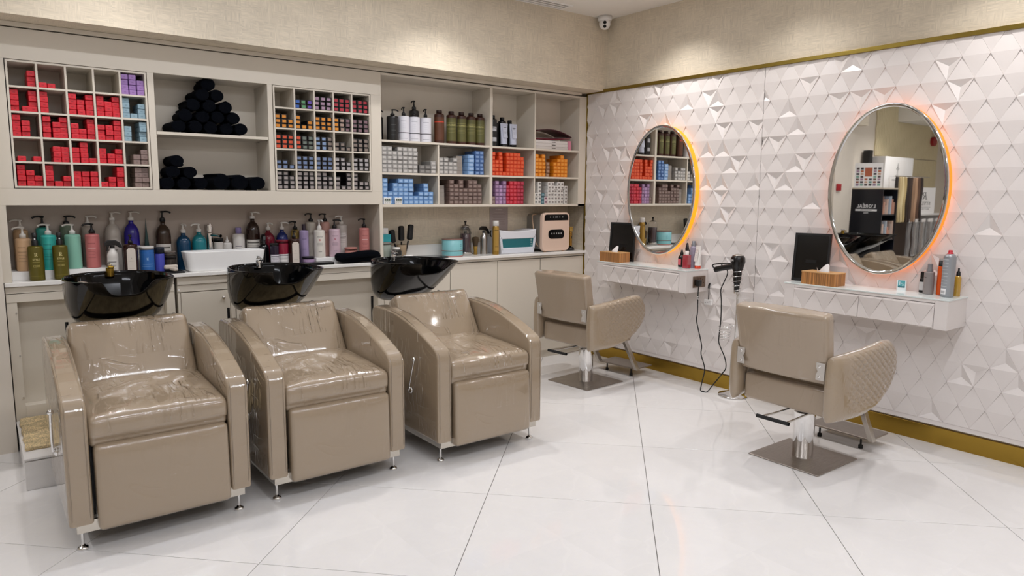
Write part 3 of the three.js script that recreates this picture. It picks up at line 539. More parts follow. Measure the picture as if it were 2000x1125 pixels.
// ---------- things on the vanity shelves ----------
const VY = 0.927;
function printTex(bg, lines, w = 128, h = 256) { return canvasTex(w, h, (g) => { g.fillStyle = bg; g.fillRect(0, 0, w, h); g.textAlign = 'center'; for (const [txt, x, y, size, col, font] of lines) { if (txt === '#bar') { g.fillStyle = col; g.fillRect(x, y, size, font || 4); } else { g.fillStyle = col; g.font = `${font || 'bold'} ${size}px sans-serif`; g.fillText(txt, x, y); } } }); }
const bars = (x, y, n, w, col, step = 9, hh = 3) => Array.from({ length: n }, (_, i) => ['#bar', x + (i % 3) * 3, y + i * step, w - (i * 37 % 23), col, hh]);
function wrap(r, h, y, tex, from, len, rough = 0.4) { const g = new THREE.CylinderGeometry(r, r, h, 24, 1, true, from, len); return { g: g.translate(0, y, 0), m: M('#ffffff', rough, 0, { map: tex }) }; }

function tissueBox(x, z, turn, label) {
  const t = thing('tissue_box', label, 'tissue box', [x, VY, z], turn, 'bamboo tissue boxes');   // length along z
  const L = 0.232, W = 0.125, H = 0.078, mw = M('#ffffff', 0.5, 0, { map: texBamboo });
  part(t, 'body', metric(merge([span(-W / 2, -W / 2 + 0.008, 0, H, -L / 2, L / 2), span(W / 2 - 0.008, W / 2, 0, H, -L / 2, L / 2), span(-W / 2 + 0.008, W / 2 - 0.008, 0, H, -L / 2, -L / 2 + 0.008), span(-W / 2 + 0.008, W / 2 - 0.008, 0, H, L / 2 - 0.008, L / 2)])), mw);
  const s = new THREE.Shape([[-L / 2, -W / 2], [L / 2, -W / 2], [L / 2, W / 2], [-L / 2, W / 2]].map((p) => new THREE.Vector2(...p))), h = new THREE.Path(); h.absellipse(0, 0, 0.065, 0.018, 0, 2 * Math.PI); s.holes.push(h);
  part(t, 'lid', ext(s, 0.007, 0.0015).rotateX(-Math.PI / 2).rotateY(Math.PI / 2).translate(0, H + 0.0035, 0), M('#c79a66', 0.5));
  const g = new THREE.PlaneGeometry(0.1, 0.07, 16, 8), p = g.attributes.position;
  for (let i = 0; i < p.count; i++) { const a = p.getX(i), b = p.getY(i) + 0.035, k = b / 0.07; p.setXYZ(i, 0.012 * Math.sin(a * 90) * (0.3 + k) + 0.01 * k * Math.sin(a * 47 + 1), H - 0.03 + b * (0.9 + 0.35 * Math.sin(a * 75 + 0.6)), a * (0.8 + 0.25 * k)); }
  g.computeVertexNormals();
  part(t, 'tissue', g, M('#f4f1f0', 0.9, 0, { side: THREE.DoubleSide }));
}
tissueBox(4.405, -4.315, 0.03, 'bamboo tissue box on the vanity shelf beside the shelving');
tissueBox(4.41, -2.42, -0.03, 'bamboo tissue box on the vanity shelf under the large mirror');
function blackFrame(x, z, turn, w, h, label) {
  const t = thing('tabletop_screen', label, 'screen', [x, VY, z], turn, 'black tabletop screens');
  const b = new THREE.Group(); 
  const tilt = -0.12;
  part(t, 'bezel', (() => { const s = new THREE.Shape([[-w / 2, 0], [w / 2, 0], [w / 2, h], [-w / 2, h]].map((p) => new THREE.Vector2(...p))), q = new THREE.Path([[-w / 2 + 0.014, 0.018], [w / 2 - 0.014, 0.018], [w / 2 - 0.014, h - 0.014], [-w / 2 + 0.014, h - 0.014]].map((p) => new THREE.Vector2(...p))); s.holes.push(q); return ext(s, 0.018, 0.001); })(), mat.black, [0, 0.001, 0.012], [tilt, 0, 0]);
  part(t, 'screen', bx(w - 0.027, h - 0.032, 0.008, 0, h / 2 + 0.002, 0), M('#0c0a09', 0.12), [0, 0.001, 0.012], [tilt, 0, 0]);
  part(t, 'stand', ext([[0, 0], [-0.06, 0], [-0.012, h * 0.45], [0, h * 0.45]], w * 0.3, 0.001).rotateY(-Math.PI / 2), mat.black, [0, 0, 0.0]);
}
blackFrame(4.488, -4.31, -Math.PI / 2 + 0.35, 0.235, 0.335, 'black tabletop screen beside the mirror next to the shelving');
blackFrame(4.495, -2.56, -Math.PI / 2 + 0.22, 0.235, 0.325, 'black tabletop screen left of the large mirror');
{
  // left group of bottles
  let t = thing('dropper_bottle', 'small black bottle with a pink label on the left vanity shelf', 'bottle', [4.535, VY, -3.69]);
  part(t, 'body', lathe([[0, 0], [0.027, 0], [0.028, 0.004], [0.028, 0.075], [0.022, 0.09], [0.012, 0.096], [0, 0.096]]), M('#151314', 0.2)); part(t, 'cap', lathe([[0.013, 0.094], [0.013, 0.116], [0.009, 0.12], [0.007, 0.137], [0, 0.138]]), mat.black);
  { const q = wrap(0.0284, 0.05, 0.042, printTex('#d9646e', bars(20, 60, 9, 80, '#7a2b35', 14), 128, 128), 2.6, 2.6); part(t, 'label', q.g, q.m); }
  t = thing('spray_bottle', 'dark bottle with a black trigger behind the pink-labelled bottle', 'bottle', [4.57, VY, -3.645]);
  part(t, 'body', lathe([[0, 0], [0.026, 0], [0.026, 0.085], [0.016, 0.1], [0.012, 0.104], [0, 0.104]]), M('#1c2320', 0.2)); part(t, 'trigger', merge([cyl(0.012, 0.013, 0.02, 0, 0.113, 0, 16), rb(0.05, 0.016, 0.018, 0.005, -0.006, 0.131, 0), rb(0.008, 0.03, 0.012, 0.003, -0.026, 0.115, 0)]), mat.black);
  t = thing('mist_bottle', 'ruby red glass mist bottle with a black nozzle', 'bottle', [4.475, VY, -3.59]);
  part(t, 'body', rb(0.05, 0.108, 0.05, 0.008, 0, 0.054, 0), M('#a1333f', 0.05, 0, { clearcoat: 1 })); part(t, 'shoulder', lathe([[0.016, 0.108], [0.016, 0.14], [0, 0.14]]), M('#e6dcd8', 0.08, 0)); part(t, 'nozzle', lathe([[0.014, 0.14], [0.015, 0.155], [0.012, 0.175], [0.007, 0.2], [0, 0.205]]), M('#1d1114', 0.3));
  t = thing('mist_bottle', 'lavender metal bottle with a grey cap behind the red bottle', 'bottle', [4.565, VY, -3.6]);
  part(t, 'body', lathe([[0, 0], [0.026, 0], [0.027, 0.004], [0.027, 0.165], [0.022, 0.17], [0, 0.17]]), M('#a9a0b4', 0.3, 0.3)); part(t, 'cap', lathe([[0.02, 0.17], [0.02, 0.185], [0.015, 0.188], [0.015, 0.213], [0, 0.214]]), M('#84868c', 0.3, 0.4));
  t = thing('cream_tube', 'white cream tube with an orange cap on the left vanity shelf', 'tube', [4.54, VY, -3.532], -0.35);
  const tg = new THREE.CylinderGeometry(1, 1, 0.155, 28, 8, true), p = tg.attributes.position;
  for (let i = 0; i < p.count; i++) { const k = (p.getY(i) + 0.0775) / 0.155; const a = 0.024 + 0.014 * k, b = 0.024 * (1 - k) + 0.0012; p.setXYZ(i, p.getX(i) * b, p.getY(i) + 0.0775 + 0.025, p.getZ(i) * a); }
  tg.computeVertexNormals(); part(t, 'tube_body', tg, M('#f0ebe6', 0.35)); part(t, 'cap', lathe([[0, 0], [0.023, 0], [0.024, 0.003], [0.024, 0.025], [0, 0.027]]), M('#cc3f1c', 0.3));
  const lab = canvasTex(128, 256, (g) => { g.fillStyle = '#f0ebe6'; g.fillRect(0, 0, 128, 256); g.fillStyle = '#9a3030'; g.fillRect(30, 40, 70, 7); g.fillRect(44, 66, 42, 6); g.fillRect(28, 92, 74, 8); g.fillStyle = '#b8b0aa'; for (let i = 0; i < 6; i++) g.fillRect(34, 130 + i * 14, 62 - (i % 3) * 8, 4); });
  part(t, 'print', new THREE.PlaneGeometry(0.044, 0.11).rotateY(-Math.PI / 2), M('#ffffff', 0.4, 0, { map: lab }), [-0.0165, 0.11, 0], [0, 0, -0.155]);
  // right group
  t = thing('mini_bottle', 'small black bottle with a pale label at the right vanity shelf', 'bottle', [4.56, VY, -1.868]);
  part(t, 'body', rb(0.03, 0.085, 0.034, 0.004, 0, 0.0425, 0), mat.black); part(t, 'cap', rb(0.024, 0.04, 0.03, 0.004, 0, 0.106, 0), M('#161414', 0.3)); part(t, 'label', bx(0.001, 0.05, 0.03, -0.0156, 0.04, 0), M('#c9c6c4', 0.4));
  t = thing('pump_spray', 'grey spray bottle with a grey nozzle on the right vanity shelf', 'bottle', [4.515, VY, -1.818]);
  part(t, 'body', lathe([[0, 0], [0.027, 0], [0.028, 0.004], [0.028, 0.128], [0.024, 0.134], [0, 0.134]]), M('#8a8280', 0.35)); part(t, 'nozzle', lathe([[0.018, 0.134], [0.018, 0.15], [0.014, 0.152], [0.014, 0.178], [0.012, 0.18], [0, 0.18]]), M('#7c7a7c', 0.3)); part(t, 'clear_cap', lathe([[0.014, 0.18], [0.01, 0.198], [0.006, 0.204], [0, 0.205]]), mat.glass);
  { const q = wrap(0.0283, 0.09, 0.066, printTex('#8a8280', [['#bar', 24, 22, 76, '#4c4645', 9], ['#bar', 20, 180, 60, '#524a49', 4], ['#bar', 30, 194, 66, '#5a5150', 6], ['#bar', 36, 210, 40, '#524a49', 4]]), 2.2, 3.0); part(t, 'print', q.g, q.m); }
  t = thing('spray_can', 'slim orange spray can with a black cap on the right vanity shelf', 'can', [4.535, VY, -1.758]);
  part(t, 'body', lathe([[0, 0], [0.022, 0], [0.0235, 0.004], [0.0235, 0.165], [0.02, 0.172], [0, 0.172]]), M('#d9530f', 0.3)); part(t, 'cap', lathe([[0.0215, 0.17], [0.0215, 0.2], [0, 0.202]]), mat.black); part(t, 'cap_top', lathe([[0.021, 0.202], [0.021, 0.216], [0, 0.218]]), M('#8b8682', 0.4));
  { const q = wrap(0.0238, 0.15, 0.085, canvasTex(128, 256, (g) => { g.fillStyle = '#d9530f'; g.fillRect(0, 0, 128, 256); g.fillStyle = '#e9dcd2'; g.fillRect(6, 40, 26, 30); g.fillRect(0, 120, 30, 40); g.fillRect(4, 190, 24, 50); g.fillStyle = '#5c3a2a'; g.fillRect(4, 128, 18, 16); }), 2.4, 3.2); part(t, 'print', q.g, q.m); }
  t = thing('spray_can', 'tall silver spray can with a red nozzle on the right vanity shelf', 'can', [4.475, VY, -1.7]);
  part(t, 'body', lathe([[0, 0], [0.031, 0], [0.033, 0.005], [0.033, 0.232], [0.028, 0.242], [0.018, 0.25], [0, 0.252]]), M('#9da0a4', 0.38, 0.5)); part(t, 'nozzle', lathe([[0.016, 0.249], [0.016, 0.254], [0.011, 0.256], [0.011, 0.27], [0.008, 0.272], [0, 0.272]]), M('#c4182c', 0.3));
  { const q = wrap(0.0333, 0.215, 0.118, canvasTex(256, 512, (g) => { g.fillStyle = '#94979b'; g.fillRect(0, 0, 256, 512); g.fillStyle = '#b9bcc0'; for (let i = 0; i < 9; i++) g.fillRect(18, 16 + i * 46, 200, 8); g.fillStyle = '#85888c'; for (let i = 0; i < 26; i++) g.fillRect(24, 30 + i * 13, 150 - (i * 29) % 60, 4); g.fillStyle = '#eceaea'; g.fillRect(120, 420, 90, 76); g.fillStyle = '#222'; for (let i = 0; i < 14; i++) g.fillRect(130 + i * 5, 446, 1 + (i * 7) % 3, 40); }), 2.3, 3.1); part(t, 'print', q.g, q.m); }
  t = thing('oil_bottle', 'small amber oil bottle with a black tip behind the silver can', 'bottle', [4.55, VY, -1.676]);
  part(t, 'body', lathe([[0, 0], [0.018, 0], [0.018, 0.11], [0.012, 0.12], [0, 0.12]]), M('#b98f2e', 0.08, 0, { clearcoat: 1 })); part(t, 'neck', lathe([[0.012, 0.12], [0.01, 0.142], [0.005, 0.148], [0.005, 0.165], [0, 0.166]]), mat.black);
  t = thing('acrylic_card', 'small teal printed card on the glass top under the large mirror', 'card', [4.545, VY, -1.985], -Math.PI / 2 + 0.15);
  part(t, 'card', bx(0.052, 0.064, 0.008, 0, 0.032, 0), M('#e8eeee', 0.1)); part(t, 'print', new THREE.PlaneGeometry(0.04, 0.044), M('#ffffff', 0.3, 0, { map: canvasTex(128, 128, (g) => { g.fillStyle = '#5aa7ae'; g.fillRect(0, 0, 128, 128); g.fillStyle = '#e6f0f0'; g.fillRect(26, 20, 12, 60); g.fillRect(50, 46, 30, 10); g.fillRect(84, 60, 14, 40); g.fillStyle = '#2f6d75'; g.fillRect(0, 100, 128, 28); }) }), [0, 0.04, 0.0046]);
}
// socket, plugs and cords at the left vanity shelf
{
  const s = thing('wall_socket', 'brushed bronze double socket on the end of the vanity shelf', 'socket', [4.487, 0.832, -3.475]);
  part(s, 'plate', rb(0.148, 0.088, 0.008, 0.003, 0, 0, 0.004), M('#7d6a5c', 0.35, 0.8));
  for (const cx of [-0.036, 0.036]) for (const [dx, dy, w, h] of [[0, 0.014, 0.006, 0.01], [-0.012, -0.008, 0.008, 0.005], [0.012, -0.008, 0.008, 0.005]]) part(s, 'slot', bx(w, h, 0.001, cx + dx, dy, 0.0084), mat.gapDark);
  for (const cx of [-0.036, 0.036]) part(s, 'rocker', rb(0.012, 0.016, 0.004, 0.001, cx * 0.35, 0.026, 0.009), M('#6c5a4e', 0.4, 0.6));
  const w = thing('power_plug', 'white plug hanging on a short cord beside the vanity shelf', 'plug', [4.585, 0.664, -3.449]);
  part(w, 'plug_body', rb(0.02, 0.045, 0.075, 0.006, 0, 0, 0), mat.white);
  for (const z of [-0.02, 0.0, 0.02]) part(w, 'pin_hole', cyl(0.004, 0.004, 0.002, -0.0105, z * 0.3, z, 8).rotateZ(0), mat.gapDark);
  part(w, 'cord', tube([[0, 0.02, 0.0], [0, 0.08, 0.0], [0, 0.13, 0.002], [0, 0.15, 0.01], [0, 0.14, -0.004], [0.002, 0.11, -0.008]], 0.0035, 30, 6), mat.rubber);
}
// hair dryer on its stand
{
  const s = thing('dryer_stand', 'chrome hair dryer stand with two wire coils on a round foot', 'stand', [4.478, 0, -3.108]);
  part(s, 'foot', lathe([[0, 0], [0.108, 0], [0.11, 0.006], [0.106, 0.016], [0.07, 0.026], [0.03, 0.04], [0.02, 0.06], [0.014, 0.075], [0, 0.075]], 40), mat.chrome);
  part(s, 'pole', merge([cyl(0.009, 0.011, 0.7, 0, 0.425, 0, 16), cyl(0.013, 0.013, 0.05, 0, 0.8, 0, 16), cyl(0.016, 0.013, 0.03, 0, 0.1, 0, 16)]), mat.chrome);
  const coil = (y0, y1, r0, r1, turns, cx, cz) => { const p = []; for (let i = 0; i <= turns * 16; i++) { const a = i / 16 * 2 * Math.PI, k = i / (turns * 16); p.push([cx + (r0 + (r1 - r0) * k) * Math.cos(a), y0 + (y1 - y0) * k, cz + (r0 + (r1 - r0) * k) * Math.sin(a)]); } return tube(p, 0.0025, turns * 20, 6); };
  part(s, 'holder_coil', coil(0.965, 0.79, 0.052, 0.026, 5, -0.028, 0.006), mat.chrome);
  part(s, 'holder_arm', merge([cyl(0.02, 0.02, 0.06, -0.02, 0.815, 0, 16), rb(0.03, 0.03, 0.03, 0.006, 0, 0.81, 0)]), mat.chrome);
  part(s, 'tool_coil', coil(0.535, 0.415, 0.052, 0.032, 6, -0.028, -0.075), mat.chrome);
  part(s, 'tool_arm', tube([[0, 0.535, 0], [-0.012, 0.537, -0.02], [-0.02, 0.536, -0.028]], 0.003, 8, 6), mat.chrome);
  part(s, 'shelf_disc', lathe([[0, 0.75], [0.085, 0.75], [0.087, 0.753], [0.085, 0.756], [0, 0.756]], 32), M('#ffffff', 0.03, 0, { transmission: 0.92, thickness: 0 }));
  const d = thing('hair_dryer', 'black hair dryer standing nozzle down in the wire coil, plugged in', 'hair dryer', [4.45, 0, -3.102]);
  part(d, 'barrel', lathe([[0, 0.86], [0.024, 0.86], [0.026, 0.868], [0.033, 0.95], [0.044, 0.985], [0.053, 1.02], [0.05, 1.05], [0.04, 1.066], [0, 1.07]], 32), M('#101011', 0.25));
  part(d, 'grille', lathe([[0, 1.078], [0.02, 1.076], [0.034, 1.068], [0.042, 1.06], [0.036, 1.058]], 28), mat.steel);
  part(d, 'handle', tube([[0, 0.985, -0.03], [-0.004, 0.972, -0.09], [-0.008, 0.955, -0.16], [-0.008, 0.945, -0.19]], 0.021, 16, 14), M('#101011', 0.3));
  part(d, 'hang_loop', tube([[-0.008, 0.955, -0.19], [-0.01, 0.97, -0.215], [-0.008, 0.985, -0.2], [0, 1.0, -0.11], [0, 1.0, -0.05]], 0.005, 24, 6), mat.black);
  part(d, 'nozzle', lathe([[0.0, 0.8], [0.018, 0.8], [0.022, 0.86], [0, 0.86]], 24), M('#161616', 0.35));
  part(d, 'badge', bx(0.001, 0.018, 0.022), M('#b9b6b2', 0.3), [-0.0505, 1.03, -0.012], [0, -0.2, 0.1]);
  const off = pt(4.452 - 4.45, 0.826, -3.4665 + 3.102);
  part(d, 'plug', rb(0.045, 0.05, 0.034, 0.008, 0, 0, 0.018), mat.black, [off.x, off.y, off.z]);
  part(d, 'cord_tie', new THREE.TorusGeometry(0.011, 0.003, 8, 18), M('#d8d4d0', 0.4), [off.x, off.y - 0.115, off.z + 0.02]);
  part(d, 'cord', tube([[4.45, 0.805, -3.444], [4.45, 0.73, -3.448], [4.452, 0.595, -3.448], [4.45, 0.522, -3.449], [4.45, 0.352, -3.395], [4.45, 0.271, -3.394], [4.45, 0.164, -3.355], [4.41, 0.06, -3.345], [4.382, 0.008, -3.333], [4.378, 0.006, -3.305], [4.392, 0.007, -3.278], [4.435, 0.063, -3.256], [4.45, 0.167, -3.186], [4.45, 0.212, -3.162], [4.45, 0.281, -3.174], [4.45, 0.381, -3.23], [4.45, 0.428, -3.237], [4.45, 0.568, -3.227], [4.45, 0.704, -3.23], [4.45, 0.797, -3.239], [4.45, 0.854, -3.216], [4.455, 0.93, -3.19], [4.455, 0.97, -3.215], [4.455, 0.985, -3.25]].map(([a, b, e]) => [a - 4.45, b, e + 3.102]), 0.0042, 160, 8), mat.rubber);
}
// ---------- boxes of hair colour ----------
const ORD = ['bottom', 'second', 'third', 'fourth', 'fifth', 'sixth'], NUM = ['one', 'two', 'three', 'four', 'five', 'six', 'seven', 'eight', 'nine', 'ten', 'eleven', 'twelve'];
const colorBox = new Map();
function tubeBox(x, y, z, w, h, d, hex, labelHex, label, group, turn = 0, lw = 0.62, lh = 0.55, kind = 'colour_box') {
  const k = [w, h, d].join();
  if (!colorBox.has(k)) colorBox.set(k, [rb(w, h, d, 0.0036, 0, h / 2, -d / 2, 1), bx(w * lw, h * lh, 0.0006, 0, h / 2, 0.0001)]);
  const [gb, gl] = colorBox.get(k);
  const m = solo(kind, gb, M(hex, 0.38), label, 'box', [x, y, z], turn, group);
  if (labelHex) part(m, 'label', gl, M(labelHex, 0.45));
  return m;
}
const RED = '#d32030', LILAC = '#a07ab8', SKY = '#8fabb8', TAUPE = '#8b7670', BLK = '#100d0e';
{
  // stacks in each cube: [position 0..2, count]; a trailing colour replaces red
  const rows = [
    [[[2, 3]], [[0, 1], [1, 1]], [], [], [[0, 4], [1, 4], [2, 3], LILAC]],
    [[[0, 4], [1.2, 1], [2, 4]], [[0, 4]], [[0, 4], [1, 3], [2, 4]], [[0.1, 4], [1.05, 3], [2, 4]], [[0, 4], [1, 1], [2, 3], SKY]],
    [[[0, 4], [1, 3]], [[0.1, 4], [1.2, 3], [2, 4]], [[0.1, 3], [1, 2], [2, 4]], [[0, 3], [1, 3], [2, 4]], [[0.05, 3], [2, 4], SKY]],
    [[[0.3, 1], [2, 1]], [[1.05, 3], [2, 3]], [[0, 3], [1, 4], [2, 1]], [[0, 3], [1, 2], [2, 3]], [[1, 2], [2, 3], TAUPE]],
    [[[0.1, 4], [1.1, 3], [2, 2]], [[0, 4], [1, 1], [2, 2]], [[0, 3], [1, 3], [2, 3]], [[0, 1], [1, 2], [2, 4]], [[1.1, 4], [2, 4], TAUPE]],
  ];
  const word = { [RED]: 'red', [LILAC]: 'lilac', [SKY]: 'pale blue', [TAUPE]: 'taupe' };
  rows.forEach((row, r) => row.forEach((cell, c) => {
    const q = cellL(r, c), hex = cell.find((e) => typeof e === 'string') || RED, w = 0.0405, h = 0.0298, use = q.x1 - q.x0;
    cell.filter(Array.isArray).forEach(([p, n], si) => {
      for (let k = 0; k < n; k++) {
        const last = k === n - 1, x = q.x0 + w / 2 + 0.001 + (use - w - 0.002) * p / 2 + rr(-0.0008, 0.0008) * (p > 0.3 && p < 1.8 ? 1 : 0.4);
        tubeBox(x, q.y0 + k * (h + 0.0002), ZF - 0.006 - rr(0, 0.024), w - 0.001, h, 0.17, hex, { [RED]: '#b01826', [LILAC]: '#8d68a4', [SKY]: '#7a97a4', [TAUPE]: '#7a665f' }[hex], `${word[hex]} colour box, ${ORD[k]} of its stack, ${['left', 'middle', 'right'][Math.round(p)]}, row ${NUM[r]} column ${NUM[c]}, left rack`, 'boxes in the left cube rack', rr(-0.006, 0.006), 0.3, 0.22, hex === RED ? 'red_colour_box' : 'pastel_colour_box');
      }
    });
  }));
}
{
  const O = '#d98a2b', C = '#d4512f', P = '#a98aa0', X = '#b2303f', MB = '#7d636a', TN = '#a88f82', GG = '#6b756c', B = '#7f96b8', T = '#85786f', SB = '#6e80a3', LG = '#a7a2a2', G = '#9c9390';
  const name = { [O]: 'orange', [C]: 'coral', [P]: 'mauve', [X]: 'crimson', [MB]: 'plum', [TN]: 'tan', [GG]: 'grey-green', [B]: 'blue', [T]: 'taupe', [SB]: 'slate blue', [LG]: 'pale grey', [G]: 'grey', '#3b66b8': 'bright blue', '#5d9a6b': 'green', '#6a4fb0': 'violet' };
  const rows = [
    [[], [['#3b66b8', 2], ['#5d9a6b', 2], ['#6a4fb0', 2]], [[P, 3], [P, 3], [P, 3]], [[X, 3], [X, 3], [X, 3]], [[X, 3], [X, 3], [X, 3]]],
    [[[O, 3], [O, 3], [O, 2]], [[O, 3], [O, 1], [O, 2]], [[O, 3], [O, 3], [O, 3]], [[O, 3], [TN, 3], [MB, 3]], [[MB, 3], [MB, 3], [MB, 3]]],
    [[[C, 3], [C, 3], [C, 3]], [[C, 3], [GG, 3], [GG, 3]], [[B, 3], [B, 3], [T, 3]], [[T, 2], [T, 2], [T, 1]], [[T, 3], [T, 3], [T, 3]]],
    [[[SB, 2], [SB, 2], [SB, 1]], [[SB, 3], [SB, 3], [SB, 3]], [[SB, 3], [SB, 3], [SB, 3]], [[LG, 3], [LG, 3], [LG, 2]], [[LG, 3], [LG, 3], [LG, 3]]],
    [[[G, 4], [G, 4], [G, 3]], [[G, 4], [G, 4], [G, 4]], [[G, 4], [G, 4], [G, 3]], [[G, 3], [G, 1], [G, 4]], [[G, 4], [G, 2], [G, 2]]],
  ];
  rows.forEach((row, r) => row.forEach((cell, c) => {
    const q = cellR(r, c), w = 0.042, h = 0.0312;
    cell.forEach(([hex, n], i) => { for (let k = 0; k < n; k++) tubeBox(q.x0 + w / 2 + 0.0008 + (q.x1 - q.x0 - w - 0.0016) * i / 2 + rr(-0.0004, 0.0004), q.y0 + k * (h + 0.0002), ZF - 0.008 - rr(0, 0.01), w, h, 0.17, BLK, hex, `black box with ${name[hex]} label, ${ORD[k]} of ${['left', 'middle', 'right'][i]} stack, row ${NUM[r]} column ${NUM[c]}`, 'black boxes in the cube rack beside the towels', 0, 0.62, 0.62, 'black_colour_box'); });
  }));
}
{
  // open shelves: columns of boxes, [x of the left edge, width, [counts], colour, label colour, word]
  const H = 0.0325;
  const bay = (where, y, x0, w, counts, hex, lab, word, opts = {}) => counts.forEach((n, i) => { for (let k = 0; k < n; k++) tubeBox(x0 + (i + 0.5) * w, y + k * (H + 0.0002), ZF - 0.012 - rr(0, 0.008) - (opts.back || 0), w - 0.0008, H, 0.16, Array.isArray(hex) ? hex[i] : hex, Array.isArray(lab) ? lab[i] : lab, `${Array.isArray(word) ? word[i] : word} colour box, ${ORD[k]} in column ${NUM[i + (opts.from || 0)]}, ${where}`, `boxes ${where}`, 0, 0.6, 0.5, `${(Array.isArray(word) ? word[i] : word).split(' ').pop().replace('-', '_')}_colour_box`); });
  const y1 = 1.6565, y0 = 1.4145;
  const SIL = '#9b9894', SLL = '#c4c0bb';
  bay('middle shelf below white pump bottles', y1, 2.5, 0.0445, [6, 6, 5, 6, 6, 6, 6], SIL, SLL, 'silver'); bay('middle shelf below white pump bottles', y1, 2.824, 0.052, [2, 2], '#6f6c69', '#8d8a86', 'dark silver', { from: 7 }); bay('middle shelf below white pump bottles', y1, 2.93, 0.05, [3], SIL, SLL, 'silver', { from: 9 });
  bay('middle shelf below brown bottles', y1, 3.006, 0.0435, [4, 4, 3, 4], SIL, SLL, 'silver'); bay('middle shelf below brown bottles', y1, 3.285, 0.06, [5], '#7fa3cf', '#a7c0dd', 'light blue', { from: 5 }); bay('middle shelf below brown bottles', y1, 3.355, 0.044, [6, 6], '#46689c', '#7d9ac4', 'dark blue', { from: 6 });
  bay('bottom shelf of blue boxes', y0, 2.5, 0.045, [6, 3, 5, 6, 6, 6, 2, 3, 5, 3], '#6c93c2', '#9dbbdc', 'blue');
  bay('bottom shelf of brown boxes', y0, 3.1, 0.046, [6, 5, 6, 4, 6, 6, 5], '#6b5750', '#8d7b74', 'brown');
  bay('shelf of orange-red boxes', y1, 3.524, 0.0385, [6, 4, 6, 1, 6, 6, 6, 6, 5], '#d4431c', '#e0663c', 'orange-red');
  bay('shelf of mauve and crimson boxes', y0, 3.524, 0.0385, [2, 6, 5, 6, 5, 6, 6, 6, 6], ['#7b6660', '#8a6a8c', '#9b7ba2', '#8a6a8c', '#a8203a', '#b81f30', '#b81f30', '#a51a30', '#97182e'], ['#94807a', '#a98bab', '#b898bd', '#a98bab', '#c44a60', '#cf4b58', '#cf4b58', '#c0485a', '#b5445a'], ['taupe', 'mauve', 'lilac', 'mauve', 'crimson', 'red', 'red', 'crimson', 'dark crimson']);
  bay('shelf of bright orange boxes', y1, 3.994, 0.041, [6, 5, 6], '#dd8118', '#e79c40', 'bright orange'); bay('shelf of bright orange boxes', y1, 4.124, 0.04, [4], '#8f6a50', '#aa8a74', 'brown', { from: 3 }); bay('shelf of bright orange boxes', y1, 4.21, 0.0415, [4, 5, 6, 5], '#dd8118', '#e79c40', 'bright orange', { from: 4 });
  bay('shelf of white boxes', y0, 3.994, 0.038, [3, 6, 3, 2, 6, 6, 5, 6, 6], ['#dedbd6', '#dedbd6', '#3e6670', '#d9c6c8', '#dedbd6', '#dedbd6', '#dedbd6', '#dedbd6', '#dedbd6'], ['#6f7470', '#70706e', '#7fa0a8', '#7a5a66', '#85807c', '#7b7673', '#84807c', '#7a7571', '#6f6a67'], ['white', 'white', 'teal', 'pinkish', 'white', 'white', 'white', 'white', 'white']); bay('shelf of white boxes', y0, 4.345, 0.038, [5], '#d2cfca', '#77726e', 'white', { from: 9 });
  // flat sheets kept beside the boxes
  for (const [x, y, w] of [[3.222, y1, 'silver'], [3.046, y0, 'brown']]) for (let k = 0; k < 5; k++) solo('flat_carton', rb(0.058, 0.03, 0.15, 0.001, 0, 0.015, -0.075, 1), M('#948c84', 0.5), `flat grey carton, ${ORD[k]} of the pile beside the ${w} boxes`, 'carton', [x, y + k * 0.0303, ZF - 0.05 - k * 0.001], 0.02 * (k % 2), `flat cartons beside the ${w} boxes`);
  // kitchen timers before the blue boxes
  [[2.535, 'left'], [2.632, 'right']].forEach(([x, w]) => { const t = thing('timer', `small white digital timer before the blue boxes, the ${w} one`, 'timer', [x, y0, ZF - 0.002], 0, 'digital timers'); part(t, 'case', rb(0.062, 0.052, 0.009, 0.004, 0, 0.026, -0.0045), mat.white); part(t, 'display', bx(0.05, 0.024, 0.0006, 0, 0.034, 0.0002), M('#9ba39a', 0.2)); for (const d of [-0.018, 0, 0.018]) { part(t, 'digit', bx(0.008, 0.014, 0.0004, d, 0.034, 0.0006), M('#3a3f3c', 0.4)); part(t, 'button', bx(0.012, 0.008, 0.002, d, 0.012, 0.0006), M('#c9c6c2', 0.4)); } });
}
